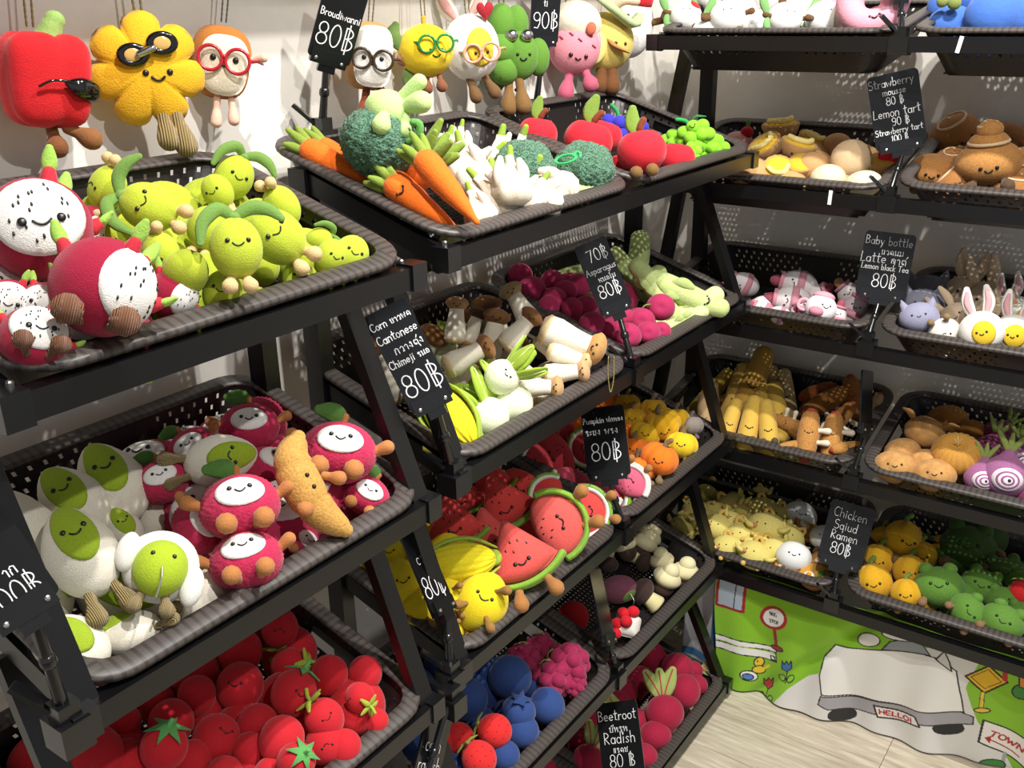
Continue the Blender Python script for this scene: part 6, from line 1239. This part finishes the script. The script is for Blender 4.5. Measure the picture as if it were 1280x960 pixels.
for txt, yy in (('BUS', 770), ('STOP', 779)):
    st, tw = strokes(txt, .0085); o_ = cl(966, yy); o2 = cl(976, yy+2.5); dr = (o2-o_)/np.linalg.norm(o2-o_); nr = np.array([-dr[1], dr[0]])
    dm = np.full(X.shape, 9.)
    for l in st:
        q = [o_+dr*(a-tw/2)+nr*(b-.004) for a, b in l]
        for a, b in zip(q[:-1], q[1:]):
            ab = b-a; t = np.clip(((px_-a[0])*ab[0]+(pz_-a[1])*ab[1])/(ab@ab+1e-12), 0, 1); dm = np.minimum(dm, np.hypot(px_-a[0]-t*ab[0], pz_-a[1]-t*ab[1]))
    fill(dm < .0009, BLK)
def tulip(x, y, c):
    fill(dist([(x, y+6), (x, y+20)]) < .0014, BLK)
    for s in (-1, 1): shape(ell(x+s*6, y+15, 5, 3.4, -s*35, 14), '8cc23a', BLK, .0013)
    shape([(x-6, y-9), (x-3, y-4), (x, y-9), (x+3, y-4), (x+6, y-9), (x+6, y+2), (x, y+7), (x-6, y+2)], c, BLK, .0014)
tulip(980, 834, '3a78c0'); tulip(956, 860, 'c83030')
shape(ell(944, 829, 6, 6), 'ecc82c'); shape(ell(944, 839, 8, 5, 15), 'ecc82c'); fill(dist([(950, 838), (956, 834)]) < .003, 'ecc82c'); shape(ell(942, 828, 1, 1, 0, 8), BLK, None)                   # small bird
shape(ell(933, 845, 11, 6, 30), 'f0f0f0'); shape(ell(932, 846, 7, 3.4, 30), '4a86c8')
# plain cartoon car with a grey bumper
shape([(1027, 820), (1040, 806), (1080, 812), (1140, 815), (1175, 822), (1196, 838), (1206, 876), (1208, 892), (1150, 888), (1030, 866), (1024, 842)], 'f6f5f2')
shape([(1098, 812), (1108, 802), (1130, 799), (1150, 806), (1160, 818), (1136, 816)], '9aa0a6'); shape([(1168, 822), (1178, 812), (1186, 826), (1190, 838)], 'dcdcd8')
shape(ell(1056, 895, 17, 9, 8), '1c1c1e', None); shape(ell(1188, 910, 19, 9, 8), '1c1c1e', None)
shape([(1029, 868), (1150, 888), (1204, 892), (1220, 898), (1218, 907), (1196, 907), (1140, 902), (1040, 886), (1027, 878)], 'a8a5ac')
shape([(1095, 884), (1148, 895), (1154, 906), (1100, 898)], 'efe6e2', BLK, .0022)
def cloth_text(txt, a, b, h, wd, c):
    st, tw = strokes(txt, h); A = cl(*a); Bq = cl(*b); dr = (Bq-A)/np.linalg.norm(Bq-A); k = np.linalg.norm(Bq-A)/tw; nr = np.array([-dr[1], dr[0]]); dm = np.full(X.shape, 9.)
    for l in st:
        q = [A+dr*x*k+nr*z for x, z in l]
        for p0, p1 in zip(q[:-1], q[1:]):
            ab = p1-p0; t = np.clip(((px_-p0[0])*ab[0]+(pz_-p0[1])*ab[1])/(ab@ab+1e-12), 0, 1); dm = np.minimum(dm, np.hypot(px_-p0[0]-t*ab[0], pz_-p0[1]-t*ab[1]))
    fill(dm < wd, c)
cloth_text('HELLO!', (1102, 894), (1145, 903), .012, .0017, 'b0202a')
shape([(1208, 845), (1236, 832), (1262, 856), (1234, 868)], 'e6b81e', BLK, .0022); fill(dist([(1215, 846), (1236, 837), (1254, 855), (1234, 862)], True) < .0009, BLK)                                       # diamond road sign
fill(dist([(1232, 868), (1230, 890)]) < .0045, BLK); fill(dist([(1232, 868), (1230, 890)]) < .003, 'e6c23a'); shape(ell(1231, 890, 10, 3, 5), 'e6c23a')
shape([(1232, 902), (1290, 930), (1284, 962), (1222, 928)], 'eeeae6', BLK, .0022); cloth_text('TOWN', (1236, 921), (1276, 942), .016, .0019, 'b0202a')
fill(dist([(1234, 925), (1270, 947)]) < .0018, 'b0202a'); shape([(1230, 923), (1239, 922), (1235, 931)], 'b0202a', None)
fill(dist([(1252, 944), (1248, 956)]) < .0035, 'a8a8a8'); shape(ell(1236, 956, 16, 6, 10), '3f8a3c'); shape(ell(1282, 868, 14, 10), '3f8a3c'); shape([(1275, 845), (1290, 836), (1290, 866), (1277, 862)], 'd88a3a')
fill(dist([(1257, 838), (1258, 852)]) < .005, 'b8262c'); 
# flower pots, clouds of colour where the sheet meets the rail
shape(ell(1120, 795, 22, 6, 10), 'f0f0ee', BLK, .0014); shape(ell(1082, 800, 14, 8, 6), 'f0efe9', BLK, .0014)
V = np.stack([Xd, Yc, Z], -1).reshape(-1, 3)
idx = np.arange(NU*NV).reshape(NV, NU); Fq = np.stack([idx[:-1, :-1], idx[1:, :-1], idx[1:, 1:], idx[:-1, 1:]], -1).reshape(-1, 4)
me = bpy.data.meshes.new('printed_cloth'); me.from_pydata(V.tolist(), [], Fq.tolist()); me.polygons.foreach_set('use_smooth', [True]*len(me.polygons))
at_ = me.color_attributes.new('print', 'FLOAT_COLOR', 'POINT'); at_.data.foreach_set('color', np.c_[colr.reshape(-1, 3), np.ones(NU*NV)].ravel())
def cloth_mat(name):
    m = bpy.data.materials.new(name); m.use_nodes = True; nt = m.node_tree; b = nt.nodes['Principled BSDF']; a = nt.nodes.new('ShaderNodeVertexColor'); a.layer_name = 'print'
    nt.links.new(a.outputs['Color'], b.inputs['Base Color']); b.inputs['Roughness'].default_value = .85; b.inputs['Sheen Weight'].default_value = .15
    t = nt.nodes.new('ShaderNodeTexNoise'); t.inputs['Scale'].default_value = 900; bp = nt.nodes.new('ShaderNodeBump'); bp.inputs['Strength'].default_value = .15; nt.links.new(t.outputs['Fac'], bp.inputs['Height']); nt.links.new(bp.outputs[0], b.inputs['Normal'])
    return m
me.materials.append(cloth_mat('printed_fleece')); me.update()
co = link('printed_cloth', me); so = co.modifiers.new('thick', 'SOLIDIFY'); so.thickness = .0022
tag(co, 'lime green cloth printed with a white car, HELLO and TOWN signs', 'cloth')
# white towel with a blue border hanging beside it
nx, nz = 40, 60; ux, vz = np.meshgrid(np.linspace(0, 1, nx), np.linspace(0, 1, nz)); tx = .30+.115*ux; tz = .32-.312*vz; ty = -.205+.008*np.sin(ux*7)*(.3+.7*vz)-.01*vz**5
tc_ = np.empty(ux.shape+(3,)); tc_[:] = lin('dfe2e4')[:3]; tc_[(ux > .62) & (ux < .80)] = lin('3f83b8')[:3]; tc_[(vz > .86) & (vz < .93)] = lin('3f83b8')[:3]
idx = np.arange(nx*nz).reshape(nz, nx); Fq = np.stack([idx[:-1, :-1], idx[1:, :-1], idx[1:, 1:], idx[:-1, 1:]], -1).reshape(-1, 4)
me = bpy.data.meshes.new('towel'); me.from_pydata(np.stack([tx, ty, tz], -1).reshape(-1, 3).tolist(), [], Fq.tolist()); me.polygons.foreach_set('use_smooth', [True]*len(me.polygons))
at_ = me.color_attributes.new('print', 'FLOAT_COLOR', 'POINT'); at_.data.foreach_set('color', np.c_[tc_.reshape(-1, 3), np.ones(nx*nz)].ravel()); me.materials.append(cloth_mat('towel_cotton')); me.update()
to = link('towel', me); so = to.modifiers.new('thick', 'SOLIDIFY'); so.thickness = .003
tag(to, 'white towel with blue border hanging beside the green printed cloth', 'towel')
